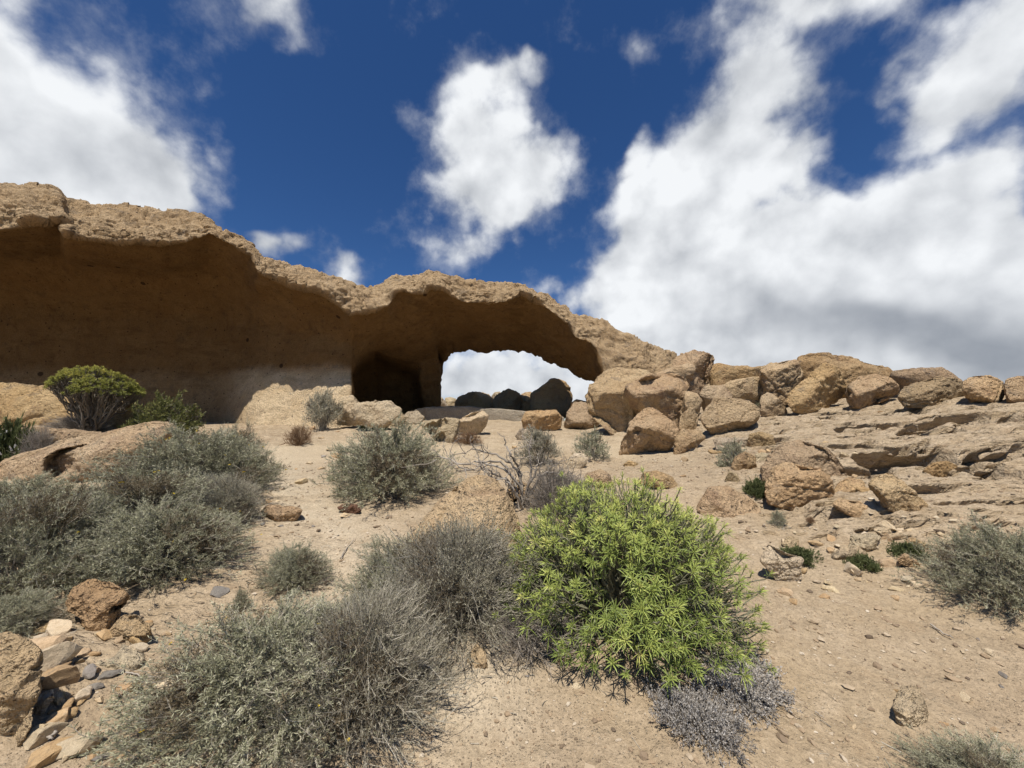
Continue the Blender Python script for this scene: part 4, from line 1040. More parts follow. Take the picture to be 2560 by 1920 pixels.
def make_shrub(seed, n_stem, tw, lv, leaf, leaf_w, stem_r, twig_r, H=.9, up=.3, tw_len=(.08, .22), lump=.22, low=.02, wild=.7, leaf_t=(.2, 1.0), base_spread=.10, shell=.62):
    """geometry of a rounded shrub of radius 1: (branch verts, faces, tint), (leaf verts, faces, tint)"""
    rng = np.random.default_rng(seed)
    phi = rng.uniform(0, 2 * np.pi, n_stem); ct = rng.uniform(low, 1, n_stem) ** .9; st = np.sqrt(1 - ct * ct)
    dirs = np.stack([st * np.cos(phi), st * np.sin(phi), ct], 1)
    rho = rng.uniform(shell, 1.0, n_stem) ** .8 * (1 + lump * vnoise(dirs * 1.7 + seed, seed) + .6 * lump * vnoise(dirs * 4.0 + seed, seed + 3))
    tip = dirs * rho[:, None] * np.array([1, 1, H])
    base = np.stack([rng.normal(0, base_spread, n_stem), rng.normal(0, base_spread, n_stem), np.full(n_stem, -.06)], 1) + tip * np.array([.10, .10, 0])
    ctl = base * .5 + tip * np.array([.32, .32, .55]) + np.array([0, 0, 1]) * (up * H * (.35 + ct))[:, None]
    t = np.linspace(0, 1, 7)[None, :, None]
    path = (1 - t) ** 2 * base[:, None] + 2 * t * (1 - t) * ctl[:, None] + t ** 2 * tip[:, None]
    path[:, 1:] += rng.normal(0, .016, path[:, 1:].shape)
    rad = stem_r * np.linspace(1, .35, 7)[None] * rng.uniform(.6, 1.3, (n_stem, 1))
    bv, bf = tubes(path, rad)
    bt = np.repeat(np.clip(rng.uniform(.1, .9, n_stem), 0, 1), 21)
    # twigs
    N = n_stem * tw
    si = np.repeat(np.arange(n_stem), tw); tt = rng.uniform(.30, 1.0, N) ** .75
    fi = tt * 6; i0 = np.minimum(fi.astype(int), 5); fr = (fi - i0)[:, None]
    org = path[si, i0] * (1 - fr) + path[si, i0 + 1] * fr
    tan = unit(path[si, i0 + 1] - path[si, i0])
    out = unit(org * np.array([1, 1, .6]) + 1e-6)
    d = unit(tan * .65 + out * .25 + rng.normal(size=(N, 3)) * wild * .55 + np.array([0, 0, up * .9]))
    L = rng.uniform(*tw_len, N)
    d2 = unit(d + rng.normal(size=(N, 3)) * .22 + np.array([0, 0, .16]))
    tp = np.stack([org, org + d * (L * .5)[:, None], org + d * (L * .5)[:, None] + d2 * (L * .5)[:, None]], 1)
    tp[:, :, 2] = np.maximum(tp[:, :, 2], -.03)
    tv, tf = tubes(tp, twig_r * np.array([1, .75, .4])[None] * rng.uniform(.7, 1.3, (N, 1)))
    ttint = np.repeat(np.clip(rng.uniform(.2, 1.0, N), 0, 1), 9)
    B = merge([(bv, bf), (tv, tf)])
    Bt = np.concatenate([bt, ttint])
    if lv <= 0:
        return (B[0], B[1], Bt), None
    K = N * lv
    ki = np.repeat(np.arange(N), lv); kt = rng.uniform(leaf_t[0], leaf_t[1], K)
    a = np.where(kt[:, None] < .5, tp[ki, 0] * (1 - 2 * kt[:, None]) + tp[ki, 1] * 2 * kt[:, None], tp[ki, 1] * (2 - 2 * kt[:, None]) + tp[ki, 2] * (2 * kt[:, None] - 1))
    ld = unit(d2[ki] * .75 + rng.normal(size=(K, 3)) * .62 + np.array([0, 0, .15]))
    ll = leaf * rng.uniform(.55, 1.25, K)
    lv_, lf = blades(a, ld, ll, leaf_w * rng.uniform(.7, 1.3, K), rng)
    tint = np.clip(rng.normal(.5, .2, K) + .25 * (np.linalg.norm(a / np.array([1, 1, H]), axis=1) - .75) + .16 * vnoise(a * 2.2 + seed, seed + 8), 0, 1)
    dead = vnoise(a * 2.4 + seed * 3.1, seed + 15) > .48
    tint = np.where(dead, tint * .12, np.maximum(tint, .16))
    return (B[0], B[1], Bt), (lv_, lf, np.repeat(tint, 4))


PROTO = {}


def proto(key, branch_mat, leaf_mat, *a, **kw):
    br, lf = make_shrub(*a, **kw)
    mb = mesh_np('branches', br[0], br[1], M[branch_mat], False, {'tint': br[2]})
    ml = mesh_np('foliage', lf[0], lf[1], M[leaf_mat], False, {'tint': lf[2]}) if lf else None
    PROTO[key] = (mb, ml)


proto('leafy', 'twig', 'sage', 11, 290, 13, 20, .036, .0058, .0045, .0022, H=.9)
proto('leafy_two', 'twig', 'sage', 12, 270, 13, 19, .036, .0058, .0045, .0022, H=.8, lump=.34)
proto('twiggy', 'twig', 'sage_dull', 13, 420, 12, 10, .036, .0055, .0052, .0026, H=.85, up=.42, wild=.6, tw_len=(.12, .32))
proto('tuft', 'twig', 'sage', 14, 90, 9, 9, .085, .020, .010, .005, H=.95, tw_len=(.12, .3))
proto('tuft_two', 'twig', 'sage_dull', 15, 110, 9, 8, .085, .018, .010, .005, H=1.0, up=.5, tw_len=(.14, .34))
proto('olive_bush', 'bark', 'olive', 16, 110, 11, 10, .085, .022, .012, .006, H=.8, lump=.3)
proto('brown_tuft', 'dry_brown', 'dry_brown', 17, 150, 9, 1, .06, .012, .009, .006, H=.8, up=.5, tw_len=(.15, .35))
proto('green_mat', 'dark_green', 'dark_green', 18, 90, 9, 9, .10, .034, .010, .006, H=.4, tw_len=(.1, .25))
proto('grey_mat', 'dead_wood', 'dry_grey', 19, 260, 11, 8, .034, .018, .007, .005, H=.26, up=.15, tw_len=(.06, .16), low=.0, lump=.4)
proto('bare', 'dead_wood', 'dry_grey', 20, 210, 12, 0, .03, .01, .010, .0045, H=.9, up=.35, wild=1.0, tw_len=(.15, .4))


def shrub(label, key, pc, py_base, w_px, py_top, rz=0.0, name='shrub', cat='shrub', group='dry grey-green shrubs on the slope', d=None, lean=.6, wide=1.0, height=None):
    """pc: photo column of the middle, py_base: row where its near edge meets the soil, w_px: width, py_top: row of its top"""
    q = hit(pc, py_base) if d is None else P(pc, py_base, d)
    d0 = q[1]
    Rr_ = w_px / 2 / FOC * d0
    dc = d0 + Rr_ * lean
    Rr_ = w_px / 2 / FOC * dc
    x = (pc - CX) / FOC * dc * (1 / (math.cos(PITCH) + (py_base - CY) / FOC * math.sin(PITCH)))
    g = float(gsurf(x, dc)[0])
    ztop = float(P(pc, py_top, dc)[2])
    Hh = height or max(ztop - g, .15 * Rr_)
    e = bpy.data.objects.new(name, None); COL.objects.link(e)
    e.empty_display_size = .1
    e.location = (x, dc, g - .01); e.rotation_euler = (0, 0, rz)
    hp = {'leafy': .9, 'leafy_two': .8, 'twiggy': .85, 'tuft': .95, 'tuft_two': 1.0, 'olive_bush': .8, 'brown_tuft': .8, 'green_mat': .4, 'grey_mat': .26, 'bare': .9}[key]
    e.scale = (Rr_, Rr_ * wide, Hh / hp)
    mb, ml = PROTO[key]
    obj('branches', mb, e)
    if ml: obj('foliage', ml, e)
    tag(e, label, cat, group)
    return e


# the large shrub bank on the left
bank = []
bank.append(shrub('tall grey-green shrub at the top of the left bank', 'leafy', 470, 1290, 420, 1075, .3))
bank.append(shrub('wide grey-green shrub in the middle of the left bank', 'leafy_two', 350, 1400, 480, 1180, 1.9))
bank.append(shrub('grey-green shrub with bare lower stems above the pitted ledge', 'leafy', 400, 1490, 420, 1255, 4.0))
shrub('dark green shrub cut by the left photo edge', 'leafy_two', 60, 1530, 420, 1230, 2.9)
shrub('small olive-tipped shrub at upper end of left bank', 'leafy_two', 590, 1225, 200, 1072, 5.0)
shrub('brown-stemmed shrub at right edge of the left bank', 'twiggy', 560, 1330, 170, 1190, .8)
shrub('grey shrub between cave outcrop and left photo edge', 'leafy', 40, 1350, 330, 1195, 3.6)
shrub('low dark shrub at lower left below the bank', 'leafy', 20, 1620, 210, 1480, 1.0)
# foreground
fore = shrub('big silvery foreground shrub cut by the bottom edge', 'leafy', 640, 1960, 650, 1530, .7, lean=.5)
shrub('tangled grey twiggy shrub at right of the foreground one', 'twiggy', 900, 1900, 440, 1490, 2.2, lean=.6)
shrub('upright grey twiggy shrub touching the green bush', 'twiggy', 1150, 1640, 400, 1310, 1.2)
shrub('dull shrub with pale stems behind the tangled foreground one', 'leafy_two', 1010, 1560, 300, 1345, 3.1)
shrub('small blue-grey shrub beside the sandy path', 'leafy', 735, 1500, 190, 1365, 3.9)
shrub('thin sprig of grey leaves alone on the path', 'tuft', 600, 1530, 40, 1470, .5)
# middle distance
shrub('round dense grey shrub standing at the middle of the slope', 'leafy', 975, 1270, 350, 1064, 2.4)
shrub('upright wispy shrub below the sunlit foot of the cliff', 'tuft_two', 805, 1082, 100, 985, .2)
shrub('reddish brown dried tuft beside the path', 'brown_tuft', 748, 1118, 66, 1066, .2, cat='dry tuft')
shrub('grey-stemmed shrub behind the dead branches', 'tuft_two', 1350, 1170, 110, 1078, 1.7)
shrub('grey-green shrub beside the pear-shaped boulder', 'tuft', 1482, 1156, 92, 1076, 2.9)
shrub('small dark shrub at the hollow entrance', 'green_mat', 870, 1046, 34, 1016, .6, height=.28)
shrub('dark green low shrub under the cream ledge rock', 'green_mat', 935, 1078, 70, 1034, 1.6, height=.25)
shrub('pale tuft growing on the ridge among boulders', 'tuft', 1865, 1008, 80, 982, .9, d=12.6)
shrub('dark green tuft below the ridge boulders at shelf edge', 'tuft', 1835, 1178, 84, 1104, 2.1)
shrub('dry rusty tuft under the overhanging cream block', 'brown_tuft', 1170, 1115, 80, 1080, 2.2, cat='dry tuft')
shrub('slender green tuft against the shelf pair', 'green_mat', 1895, 1255, 66, 1205, .4)
shrub('little blue-grey tuft on bedrock right of green bush', 'tuft', 1945, 1325, 40, 1275, 1.4)
shrub('brown tuft on bedrock right of the little blue-grey one', 'brown_tuft', 2027, 1315, 22, 1290, 1.4, cat='dry tuft')
shrub('dark green mat beside the thick slab stone', 'green_mat', 1995, 1422, 110, 1360, .3, cat='ground plant', wide=.7, height=.10)
shrub('dark green mat below the tabular slab', 'green_mat', 2160, 1432, 66, 1398, 1.3, cat='ground plant', height=.10)
shrub('dark green mat beside the loaf-shaped stone', 'green_mat', 2275, 1405, 80, 1365, 2.3, cat='ground plant', height=.10)
shrub('dense dark grey shrub cut by the right photo edge', 'leafy', 2545, 1590, 370, 1315, 5.2)
shrub('green-grey shrub tips at bottom right corner', 'leafy_two', 2500, 2110, 330, 1880, .6)
shrub('olive flowering bush beside the small tree', 'olive_bush', 405, 1090, 165, 1000, 1.1, d=9.8)
shrub('dry scrub at the foot of the small tree', 'bare', 190, 1082, 120, 1040, 2.2, d=9.6)
wf = shrub('dark bush dotted with white flowers at left edge', 'green_mat', 25, 1140, 120, 1075, .2, d=7.6)
shrub('purple-grey scrub beside the white-flowered bush', 'bare', 100, 1125, 90, 1075, 4.2, d=7.7)
shrub('dry grey ground plant spreading below the green bush', 'grey_mat', 1850, 1780, 260, 1610, .2, cat='ground plant', group='dry grey mats', lean=.55, height=.10)
shrub('dry grey mat in front of the green bush shadow', 'grey_mat', 1750, 1858, 215, 1715, 1.9, cat='ground plant', group='dry grey mats', lean=.45, height=.10)
shrub('grey twiggy clump under the left side of green bush', 'bare', 1330, 1660, 260, 1500, 2.9)


def flowers(parent, n, size, mat, seed, H):
    """single flower heads over a shrub of radius 1, each a part"""
    rng = np.random.default_rng(seed)
    v, f = blades(np.zeros((6, 3)), unit(np.array([(math.cos(a), math.sin(a), .35) for a in np.arange(6) * math.pi / 3])), np.full(6, size), np.full(6, size * .7), rng)
    me = mesh_np('flower', v, f, M[mat], False, {'tint': np.linspace(0, 1, 24)})
    for _ in range(n):
        ph, ct = rng.uniform(0, 2 * np.pi), rng.uniform(.15, 1); st = math.sqrt(1 - ct ** 2); k = rng.uniform(.95, 1.08)
        o = obj('flower', me, parent, (st * math.cos(ph) * k, st * math.sin(ph) * k, ct * H * k)); o.rotation_euler = (rng.normal(0, .5), rng.normal(0, .5), rng.uniform(0, 6))


flowers(wf, 46, .045, 'flower_white', 5, .4)
for _e, _n, _sd in ((bank[0], 16, 6), (bank[1], 14, 7), (bank[2], 10, 8), (fore, 8, 9)):
    flowers(_e, _n, .016, 'flower_yellow', _sd, .85)


# ------------------------------------------------------------------ rosette plants: the green bush and the small tree
def rosettes(tips, axes, n_leaf, ln, wd, rng, spread=(.25, 1.25)):
    n = len(tips); K = n * n_leaf
    ki = np.repeat(np.arange(n), n_leaf)
    ax = axes[ki]
    ref = unit(rng.normal(size=(n, 3)))[ki]
    u = unit(np.cross(ax, ref)); w = np.cross(ax, u)
    az = np.tile(np.arange(n_leaf) * 2.39996, n) + np.repeat(rng.uniform(0, 6.28, n), n_leaf)
    age = np.tile(np.linspace(0, 1, n_leaf), n)
    th = spread[0] + (spread[1] - spread[0]) * age + rng.normal(0, .10, K)
    d = unit(ax * np.cos(th)[:, None] + (u * np.cos(az)[:, None] + w * np.sin(az)[:, None]) * np.sin(th)[:, None])
    L = ln * rng.uniform(.7, 1.15, K) * (.55 + .45 * age) * rng.uniform(.6, 1.25, n)[ki]; Wd = wd * rng.uniform(.8, 1.2, K)
    side = unit(np.cross(d, ax)); b = tips[ki] - ax * (age * ln * .35)[:, None]
    m = b + d * (L * .55)[:, None] ; t = b + d * L[:, None] + ax * 0
    t[:, 2] -= L * .10; m[:, 2] += L * .02
    v = np.stack([b - side * (Wd * .22)[:, None], b + side * (Wd * .22)[:, None], m + side * (Wd * .5)[:, None], m - side * (Wd * .5)[:, None], t], 1).reshape(-1, 3)
    i = np.arange(K) * 5
    quads = np.stack([i, i + 1, i + 2, i + 3], 1); tris = np.stack([i + 3, i + 2, i + 4], 1)
    return v, [quads, tris], age


def fork_tree(root, tips, axes, levels, rng, r0, jitter=.03):
    """connect tips to a root by merging neighbours: returns tube parts"""
    parts, tints = [], []
    pts, ax, rad = tips.copy(), axes.copy(), np.full(len(tips), r0[0])
    for lv, (keep, pull, rr_) in enumerate(levels):
        n = max(1, int(len(pts) * keep))
        cen = pts[rng.choice(len(pts), n, replace=False)]
        for _ in range(4):
            dist = ((pts[:, None] - cen[None]) ** 2).sum(-1); lab = dist.argmin(1)
            for j in range(n):
                if (lab == j).any(): cen[j] = pts[lab == j].mean(0)
        node_ = np.zeros_like(cen); nax = np.zeros_like(cen)
        for j in range(n):
            a_ = unit(ax[lab == j].mean(0)) if (lab == j).any() else np.array([0, 0, 1.0])
            to_root = unit(root - cen[j])
            node_[j] = cen[j] + (root - cen[j]) * pull - a_ * .02 + rng.normal(0, jitter, 3) * (1 - pull)
            nax[j] = unit(cen[j] - node_[j] + np.array([0, 0, .02]))
        p0 = node_[lab]; p3 = pts
        p1 = p0 + nax[lab] * (np.linalg.norm(p3 - p0, axis=1) * .35)[:, None]; p2 = p3 - ax * (np.linalg.norm(p3 - p0, axis=1) * .35)[:, None]
        t = np.linspace(0, 1, 6)[None, :, None]
        path = (1 - t) ** 3 * p0[:, None] + 3 * t * (1 - t) ** 2 * p1[:, None] + 3 * t * t * (1 - t) * p2[:, None] + t ** 3 * p3[:, None]
        path[:, 1:-1] += rng.normal(0, jitter * .25, path[:, 1:-1].shape)
        ra = np.linspace(rr_, rad.mean(), 6)[None] * np.ones((len(pts), 1))
        sd = 3 if lv == 0 else 5
        parts.append(tubes(path, ra, sd)); tints.append(np.repeat(rng.uniform(0, 1, len(pts)), 6 * sd))
        pts, ax, rad = node_, nax, np.full(n, rr_)
    path = np.linspace(0, 1, 6)[None, :, None] * (pts - root)[:, None] + root
    path[:, 1:-1] += rng.normal(0, jitter * .5, path[:, 1:-1].shape)
    parts.append(tubes(path, np.linspace(r0[1], rad.mean(), 6)[None] * np.ones((len(pts), 1)), 6)); tints.append(np.repeat(rng.uniform(0, 1, len(pts)), 36))
    v, f = merge(parts)
    return v, f, np.concatenate(tints)


def build_green_bush():
    rng = np.random.default_rng(77)
    q = hit(1610, 1690)
    dc = q[1] + .55
    x = (1562 - CX) / FOC * dc / 1.06; g = float(gsurf(x, dc)[0])
    e = bpy.data.objects.new('green_bush', None); COL.objects.link(e); e.location = (x, dc, g)
    Rb = 296 / FOC * dc; Hb = float(P(1590, 1212, dc)[2]) - g
    n = 2700
    ph = rng.uniform(0, 2 * np.pi, n); ct = rng.uniform(-.02, 1, n); st = np.sqrt(1 - ct ** 2)
    dr = np.stack([st * np.cos(ph), st * np.sin(ph), ct], 1)
    lump = 1 + .08 * vnoise(dr * 2.1 + 3, 5) + .08 * vnoise(dr * 5, 8)
    lump = lump + (rng.uniform(0, 1, n) < .05) * rng.uniform(.04, .16, n)
    rho = (1 - .40 * rng.uniform(0, 1, n) ** 1.9) * lump
    # thin, straggling right flank; cascading sprays low at the front
    thin = (dr[:, 0] > .35) & (dr[:, 2] < .55)
    keep = ~(thin & (rng.uniform(0, 1, n) < .45))
    keep &= ~((dr[:, 2] < .12) & (rng.uniform(0, 1, n) < .5))
    keep &= vnoise(dr * 3.6 + 20, 12) > -.66
    dr, rho = dr[keep], rho[keep]
    tips = np.stack([dr[:, 0], dr[:, 1], np.sign(dr[:, 2]) * np.abs(dr[:, 2]) ** .8], 1) * rho[:, None] * np.array([Rb, Rb * .92, Hb])
    tips[:, 2] = np.maximum(tips[:, 2], .06 + rng.uniform(0, .08, len(tips)))
    tips[:, 2] += -.10 * Hb * sm(tips[:, 0], .1, Rb)
    tips[:, 2] = np.maximum(tips[:, 2], .05)
    axes = unit(dr * np.array([1, 1, .8]) + np.array([0, 0, .45]) + rng.normal(0, .22, dr.shape))
    v, f, age = rosettes(tips, axes, 17, .078, .0056, rng, (.25, 1.55))
    dry = rng.uniform(0, 1, len(tips)) < .05
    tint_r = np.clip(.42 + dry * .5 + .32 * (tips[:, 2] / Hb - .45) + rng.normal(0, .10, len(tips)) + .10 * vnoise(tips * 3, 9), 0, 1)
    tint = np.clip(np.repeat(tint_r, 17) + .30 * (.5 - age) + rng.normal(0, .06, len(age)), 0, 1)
    obj('foliage', mesh_np('bush_foliage', v, f, M['green'], False, {'tint': np.repeat(tint, 5)}), e)
    bv, bf, bt = fork_tree(np.array([0, 0, -.05]), tips, axes, [(.26, .18, .0052), (.24, .32, .009), (.25, .45, .016)], rng, (.004, .026))
    obj('branches', mesh_np('bush_branches', bv, bf, M['green_stem'], True, {'tint': bt}), e)
    tag(e, 'bright yellow-green rounded bush with star-like leaf rosettes in foreground', 'bush')


def build_tree():
    rng = np.random.default_rng(5)
    d = 9.9
    base = P(228, 1072, d); x = base[0]; g = float(gsurf(x, d)[0])
    e = bpy.data.objects.new('small_tree', None); COL.objects.link(e); e.location = (x, d, min(g, base[2]))
    zt = float(P(228, 910, d)[2]) - e.location.z; zl = float(P(228, 985, d)[2]) - e.location.z
    Rt = 92 / FOC * d
    n = 900
    ph = rng.uniform(0, 2 * np.pi, n); rr_ = np.sqrt(rng.uniform(0, 1, n))
    dx, dy = rr_ * np.cos(ph), rr_ * np.sin(ph)
    dome = np.sqrt(np.maximum(1 - rr_ ** 2 * .93, .05))
    lay = rng.uniform(0, 1, n) ** 1.6
    z = zl - .10 + (zt - zl) * dome * (1 - .48 * lay) + .10 * vnoise(np.stack([dx * 3, dy * 3, dx * 0], 1), 3) - .18 * np.maximum(dx, 0) * Rt * .6
    tips = np.stack([dx * Rt + .05, dy * Rt * .9, z], 1)
    # clumped crown with open gaps
    cl = vnoise(tips * 3.4 + 9, 6); tips = tips[cl > -.16]
    axes = unit(np.stack([tips[:, 0] * .5, tips[:, 1] * .5, np.full(len(tips), .9)], 1) + rng.normal(0, .3, tips.shape))
    v, f, age = rosettes(tips, axes, 16, .105, .020, rng, (.2, 1.5))
    tint = np.clip(np.repeat(np.clip(.25 + .55 * (tips[:, 2] - zl) / (zt - zl) + rng.normal(0, .12, len(tips)), 0, 1), 16) + .2 * (.5 - age), 0, 1)
    obj('crown', mesh_np('tree_crown', v, f, M['tree_leaf'], False, {'tint': np.repeat(tint, 5)}), e)
    root = np.array([-.02, 0, -.15])
    bv, bf, bt = fork_tree(root, tips, axes, [(.22, .24, .010), (.20, .38, .018), (.10, .55, .034)], rng, (.006, .060), .08)
    obj('trunk', mesh_np('tree_trunk', bv, bf, M['bark'], True, {'tint': bt}), e)
    tag(e, 'small umbrella-shaped tree with grey forked trunk before the overhang', 'tree')


build_green_bush()
build_tree()


# ------------------------------------------------------------------ dead bush and fallen sticks
def build_dead_bush():
    rng = np.random.default_rng(41)
    mains = [  # in view coordinates, with distance
        ([(1500, 560), (1440, 470), (1330, 400), (1200, 375), (1110, 405), (1000, 345), (930, 380)], 5.3),
        ([(1500, 560), (1430, 450), (1350, 380), (1250, 370), (1190, 445), (1080, 395), (1040, 400)], 5.0),
        ([(1510, 560), (1470, 430), (1390, 370), (1300, 330), (1180, 300), (1130, 330), (1060, 330)], 5.6),
        ([(1510, 560), (1400, 480), (1340, 470), (1290, 420), (1240, 430), (1230, 380)], 4.9),
        ([(1520, 560), (1480, 440), (1420, 330), (1385, 280), (1380, 230)], 5.5),
        ([(1520, 560), (1560, 440), (1600, 380), (1660, 420), (1700, 400)], 5.2),
        ([(1520, 560), (1590, 470), (1680, 430), (1740, 480), (1780, 440)], 5.4),
        ([(1510, 560), (1540, 400), (1530, 300), (1545, 220)], 5.5),
        ([(1500, 580), (1440, 560), (1400, 500), (1310, 480), (1260, 440)], 5.0),
    ]
    root = P(*Z(6, [(1500, 640)])[0], 5.4); root[2] = float(gsurf(root[0], root[1])[0]) - .05
    e = bpy.data.objects.new('dead_bush', None); COL.objects.link(e); e.location = root
    parts, tint = [], []

    def add(path, r0, r1):
        k = len(path); tt = np.linspace(0, 1, k)
        parts.append(tubes(path[None], (r0 + (r1 - r0) * tt)[None], 5)); tint.append(np.full(k * 5, rng.uniform(.2, 1)))

    def sub(path, r, depth):
        L = np.linalg.norm(np.diff(path, axis=0), axis=1).sum()
        for _ in range(rng.integers(8, 13) if depth == 0 else rng.integers(2, 5)):
            i = rng.integers(len(path) // 4, len(path) - 1)
            tan = unit(path[i + 1] - path[i]); d = unit(tan * .6 + rng.normal(size=3) * .75 + np.array([0, 0, .25]))
            l = L * rng.uniform(.12, .32) * (1 if depth == 0 else .8); k = 7
            p = [path[i]]
            for s in range(k - 1):
                d = unit(d + rng.normal(size=3) * .38 + np.array([0, 0, .05])); p.append(p[-1] + d * l / (k - 1))
            p = np.array(p); add(p, r * .55, r * .2)
            if depth < 2: sub(p, r * .55, depth + 1)

    for pts, d in mains:
        zz = Z(6, pts); W = P(zz[:, 0], zz[:, 1], np.linspace(5.35, d, len(pts)) + rng.normal(0, .12, len(pts))) - root
        W[0] = rng.normal(0, .04, 3)
        t = np.linspace(0, len(pts) - 1, 26); i = np.arange(len(pts))
        path = np.stack([np.interp(t, i, W[:, c]) for c in range(3)], 1)
        for _ in range(2): path[1:-1] = (path[:-2] + 2 * path[1:-1] + path[2:]) / 4
        path[1:] += rng.normal(0, .010, path[1:].shape)
        add(path, .021, .007); sub(path, .012, 0)
    v, f = merge(parts)
    obj('branches', mesh_np('dead_branches', v, f, M['dead_wood'], True, {'tint': np.concatenate(tint)}), e)
    tag(e, 'leafless grey dead bush with twisted branches over the gully', 'dead bush')


build_dead_bush()
shrub('grey leafless scrub growing at foot of the twisted dead bush', 'bare', 1385, 1300, 150, 1165, .4)
shrub('thin leafless scrub right of the twisted dead bush', 'bare', 1445, 1290, 110, 1190, 1.4)


def stick(label, k, pts, r, mat='dead_wood'):
    zz = Z(k, pts)
    W = np.array([hit(*p) for p in zz]); W[:, 2] = gsurf(W[:, 0], W[:, 1]) + r * 1.2 + .01
    t = np.linspace(0, len(pts) - 1, 14); i = np.arange(len(pts))
    path = np.stack([np.interp(t, i, W[:, c]) for c in range(3)], 1)
    path[1:-1] += np.random.default_rng(len(label)).normal(0, r * .5, path[1:-1].shape)
    c = path.mean(0)
    v, f = tubes((path - c)[None], np.linspace(r, r * .5, 14)[None], 5)
    o = obj('fallen_stick', mesh_np('fallen_stick', v, f, M[mat], True, {'tint': np.full(len(v), .8)}), None, c)
    tag(o, label, 'stick')


stick('pale bent stick lying on the grey mat below green bush', 8, [(250, 1292), (120, 1330), (45, 1365), (40, 1330), (90, 1305)], .006)
stick('thin dark stick by the small blue-grey shrub', 6, [(370, 985), (400, 940), (455, 875)], .007)
stick('short pale stick amid the lower left rubble', 5, [(300, 1530), (340, 1460), (400, 1400)], .010)
stick('slim twig across the lower left rubble', 5, [(770, 1085), (880, 1110), (960, 1120)], .005)
stick('small twig on sand near the bottom edge', 8, [(930, 1335), (985, 1365)], .004)
stick('dry root at the foot of the right shrub', 8, [(1640, 790), (1720, 850), (1780, 890)], .007)

# ------------------------------------------------------------------ loose stones and gravel
def stone_mesh(seed, mat, flat):
    rng = np.random.default_rng(seed); v, f = ico(2); v = v.copy()
    for i in range(13):
        n = unit(rng.normal(size=3)); dd = v @ n - rng.uniform(.38, .72); v -= np.maximum(dd, 0)[:, None] * n * .95
    v *= np.array([1, rng.uniform(.6, .9), flat]) * (1 + .10 * vnoise(v * 2.5 + seed, seed))[:, None]
    return mesh_np('stone', v, f, M[mat], False)


STONES = {m: [stone_mesh(300 + 7 * i + 31 * j, m, (.55, .7, .85)[i % 3]) for i in range(5)] for j, m in enumerate(('pale_stone', 'tan_stone', 'grey_stone'))}


MARKS = [('the big lower left boulder', 40, 1700), ('the pitted ledge', 240, 1520), ('the folded brown stone', 330, 1570), ('the silvery foreground shrub', 620, 1800), ('the thin crust slab', 700, 1280),
         ('the reddish brown stone', 870, 1275), ('the middle grey shrub', 965, 1200), ('the rusty dried tuft', 748, 1105), ('the rock hump', 1160, 1260), ('the dead bush', 1310, 1200), ('the cream ledge rock', 940, 1030),
         ('the hollowed cream rock', 1100, 1090), ('the blocky threshold rock', 1350, 1060), ('the pear-shaped boulder', 1620, 1090), ('the flat-faced boulder', 1830, 1060), ('the shelf pair', 1990, 1220),
         ('the wedge rock', 2250, 1250), ('the thick slab stone', 1960, 1410), ('the tabular slab', 2120, 1380), ('the loaf-shaped stone', 2270, 1400), ('the right edge shrub', 2480, 1480), ('the crumbly lone stone', 2275, 1770),
         ('the green bush', 1600, 1500), ('the egg-shaped stone', 1190, 1650), ('the bottom right corner shrub', 2460, 1890), ('the tilted rhomboid boulder', 2040, 1000), ('the hexagonal ridge boulder', 2340, 1000),
         ('the upright wispy shrub', 805, 1040), ('the small blue-grey shrub', 735, 1440), ('the propped long stone', 105, 1760)]


USED = set()


def scatter(where, group, n, area, size, seed, mats=('pale', 'pale', 'pale', 'tan', 'tan', 'tan', 'grey')):
    """single stones over an area of the slope; size in photo pixels at that distance"""
    rng = np.random.default_rng(seed)
    for _ in range(n):
        px, py = rng.uniform(area[0], area[2]), rng.uniform(area[1], area[3])
        w = hit(px, py)
        k = min(rng.lognormal(0, .45), 2.6)
        s = k * size / 2 / FOC * w[1]
        m = mats[rng.integers(len(mats))]
        z = float(gsurf(w[0], w[1])[0])
        vi = int(rng.integers(5))
        o = obj('stone', STONES[m + '_stone'][vi], None, (w[0], w[1], z + s * .10))
        o.scale = (s, s, s * rng.uniform(.8, 1.1)); o.rotation_euler = (rng.normal(0, .2), rng.normal(0, .2), rng.uniform(0, 6.28))
        mk = min(MARKS, key=lambda q: (q[1] - px) ** 2 + (1.6 * (q[2] - py)) ** 2)
        dx, dy = px - mk[1], (py - mk[2]) * 1.4
        side = ('right of' if dx > 0 else 'left of') if abs(dx) > abs(dy) else ('in front of' if dy > 0 else 'behind')
        big = 'tiny' if k < .7 else 'small' if k < 1.1 else 'fist-sized' if k < 1.6 else 'larger'
        lab = f"{big} {m} {('flat', 'angular', 'chunky')[vi % 3]} stone {where}, {side} {mk[0]}"
        if lab in USED:
            m2 = sorted(MARKS, key=lambda q: (q[1] - px) ** 2 + (1.6 * (q[2] - py)) ** 2)[1]
            lab = f"{big} {m} {('flat', 'angular', 'chunky')[vi % 3]} stone {side} {mk[0]}, toward {m2[0]}"
            if len(lab.split()) > 16: lab = f"{big} {m} stone {side} {mk[0]}, toward {m2[0]}"
        USED.add(lab)
        tag(o, lab, 'stone', group)


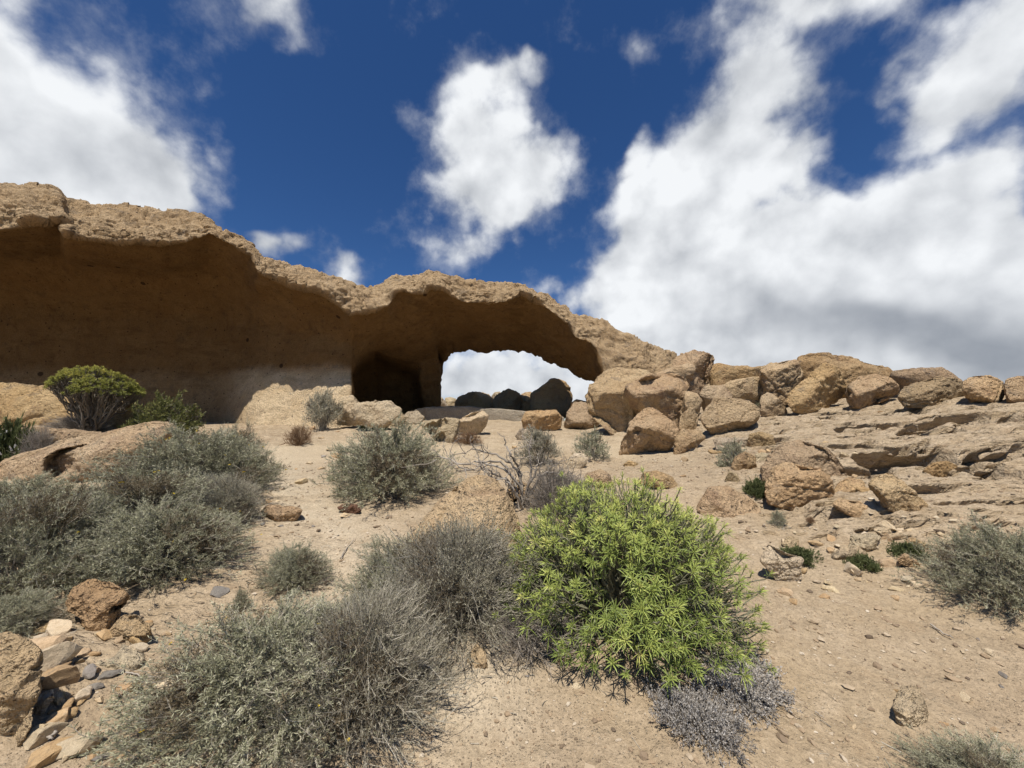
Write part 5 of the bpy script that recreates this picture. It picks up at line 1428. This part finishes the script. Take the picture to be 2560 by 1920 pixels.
scatter('in the rubble', 'rubble stones at lower left', 70, (60, 1560, 400, 1900), 30, 1)
scatter('half buried', 'flat bedrock slabs at lower left', 16, (90, 1570, 430, 1880), 66, 11, ('pale', 'pale', 'tan'))
scatter('below the left shrub bank', 'stones below the left shrub bank', 18, (120, 1480, 560, 1600), 22, 2)
scatter('on the path', 'stones on the sandy path', 20, (560, 1110, 900, 1420), 16, 3)
scatter('on open sand', 'stones on the lower right sand', 24, (1950, 1480, 2540, 1900), 13, 4)
scatter('at the shelf foot', 'broken stones at shelf foot', 46, (1960, 1270, 2420, 1500), 26, 5, ('pale', 'pale', 'tan'))
scatter('before the arch', 'stones before the arch', 32, (560, 1065, 1500, 1190), 22, 6, ('pale', 'pale', 'tan'))
scatter('on the shelf', 'stones among shelf boulders', 24, (1700, 1090, 2200, 1260), 24, 7, ('pale', 'tan'))
scatter('on sand', 'stones by foreground shrubs', 12, (1000, 1640, 1600, 1900), 16, 8)
scatter('on the shelf top', 'stones under ridge boulders', 12, (1750, 1020, 2540, 1050), 16, 9, ('tan', 'pale'))


def build_gravel():
    rng = np.random.default_rng(9)
    n = 17000
    r = np.exp(rng.uniform(math.log(1.7), math.log(9.5), n)); a = np.radians(rng.uniform(-56, 56, n))
    x, y = r * np.sin(a), r * np.cos(a)
    p = np.stack([x, y, 0 * x], 1)
    dens = fbm(p / .8, 3, 301)
    keep = rng.uniform(-.7, .7, n) < dens + .25
    x, y, r = x[keep], y[keep], r[keep]; n = len(x)
    z = gsurf(x, y)
    s = np.minimum(np.exp(rng.normal(math.log(.0038), .65, n)) * (.7 + .22 * r), .03)
    v, f = ico(0)
    jit = 1 + rng.uniform(-.35, .35, (n, len(v), 1))
    ang = rng.uniform(0, 6.28, n); c, s_ = np.cos(ang), np.sin(ang)
    q = v[None] * jit * np.stack([rng.uniform(.8, 1.5, n), rng.uniform(.7, 1.0, n), rng.uniform(.4, .7, n)], 1)[:, None]
    q = np.stack([q[..., 0] * c[:, None] - q[..., 1] * s_[:, None], q[..., 0] * s_[:, None] + q[..., 1] * c[:, None], q[..., 2]], -1)
    q = q * s[:, None, None] + np.stack([x, y, z + s * .25], 1)[:, None]
    F = (f[None] + (np.arange(n) * len(v))[:, None, None]).reshape(-1, 3)
    o = obj('gravel', mesh_np('gravel', q.reshape(-1, 3), F, M['grit'], False, {'tint': np.repeat(rng.uniform(0, 1, n), len(v))}))
    tag(o, 'fine pale gravel strewn over the sandy ground', None, None, 'stuff')


def build_litter():
    rng = np.random.default_rng(19)
    pts = []
    for o in list(scene.objects):
        if o.type == 'EMPTY' and o.get('category') in ('shrub', 'bush', 'dead bush') and o.location.y < 9:
            R_ = o.scale[0] if o.get('category') == 'shrub' else .9
            k = int(40 + 70 * R_)
            a, r = rng.uniform(0, 6.28, k), R_ * (.5 + np.abs(rng.normal(0, .45, k)))
            pts.append(np.stack([o.location.x + r * np.cos(a), o.location.y + r * np.sin(a)], 1))
    q = np.concatenate(pts); n = len(q)
    z = gsurf(q[:, 0], q[:, 1]) + .004
    a = rng.uniform(0, 6.28, n); L = rng.lognormal(math.log(.05), .55, n)
    d = np.stack([np.cos(a), np.sin(a), rng.normal(0, .12, n)], 1) * L[:, None]
    c = np.stack([q[:, 0], q[:, 1], z], 1); bend = rng.normal(0, .12, (n, 3)) * L[:, None]; bend[:, 2] = np.abs(bend[:, 2])
    v, f = tubes(np.stack([c - d / 2, c + bend, c + d / 2], 1), rng.uniform(.0010, .0028, (n, 1)) * np.ones((1, 3)))
    o = obj('dry_litter', mesh_np('dry_litter', v, f, M['twig'], False, {'tint': np.repeat(rng.uniform(0, 1, n), 9)}))
    tag(o, 'dry twig litter strewn on the soil around the shrubs', None, None, 'stuff')


build_litter()
M['grit'] = plant_mat('grit', [(0, (.16, .12, .085)), (.3, (.36, .26, .165)), (.75, (.46, .36, .245)), (1, (.60, .51, .39))], 0, .95)
build_gravel()
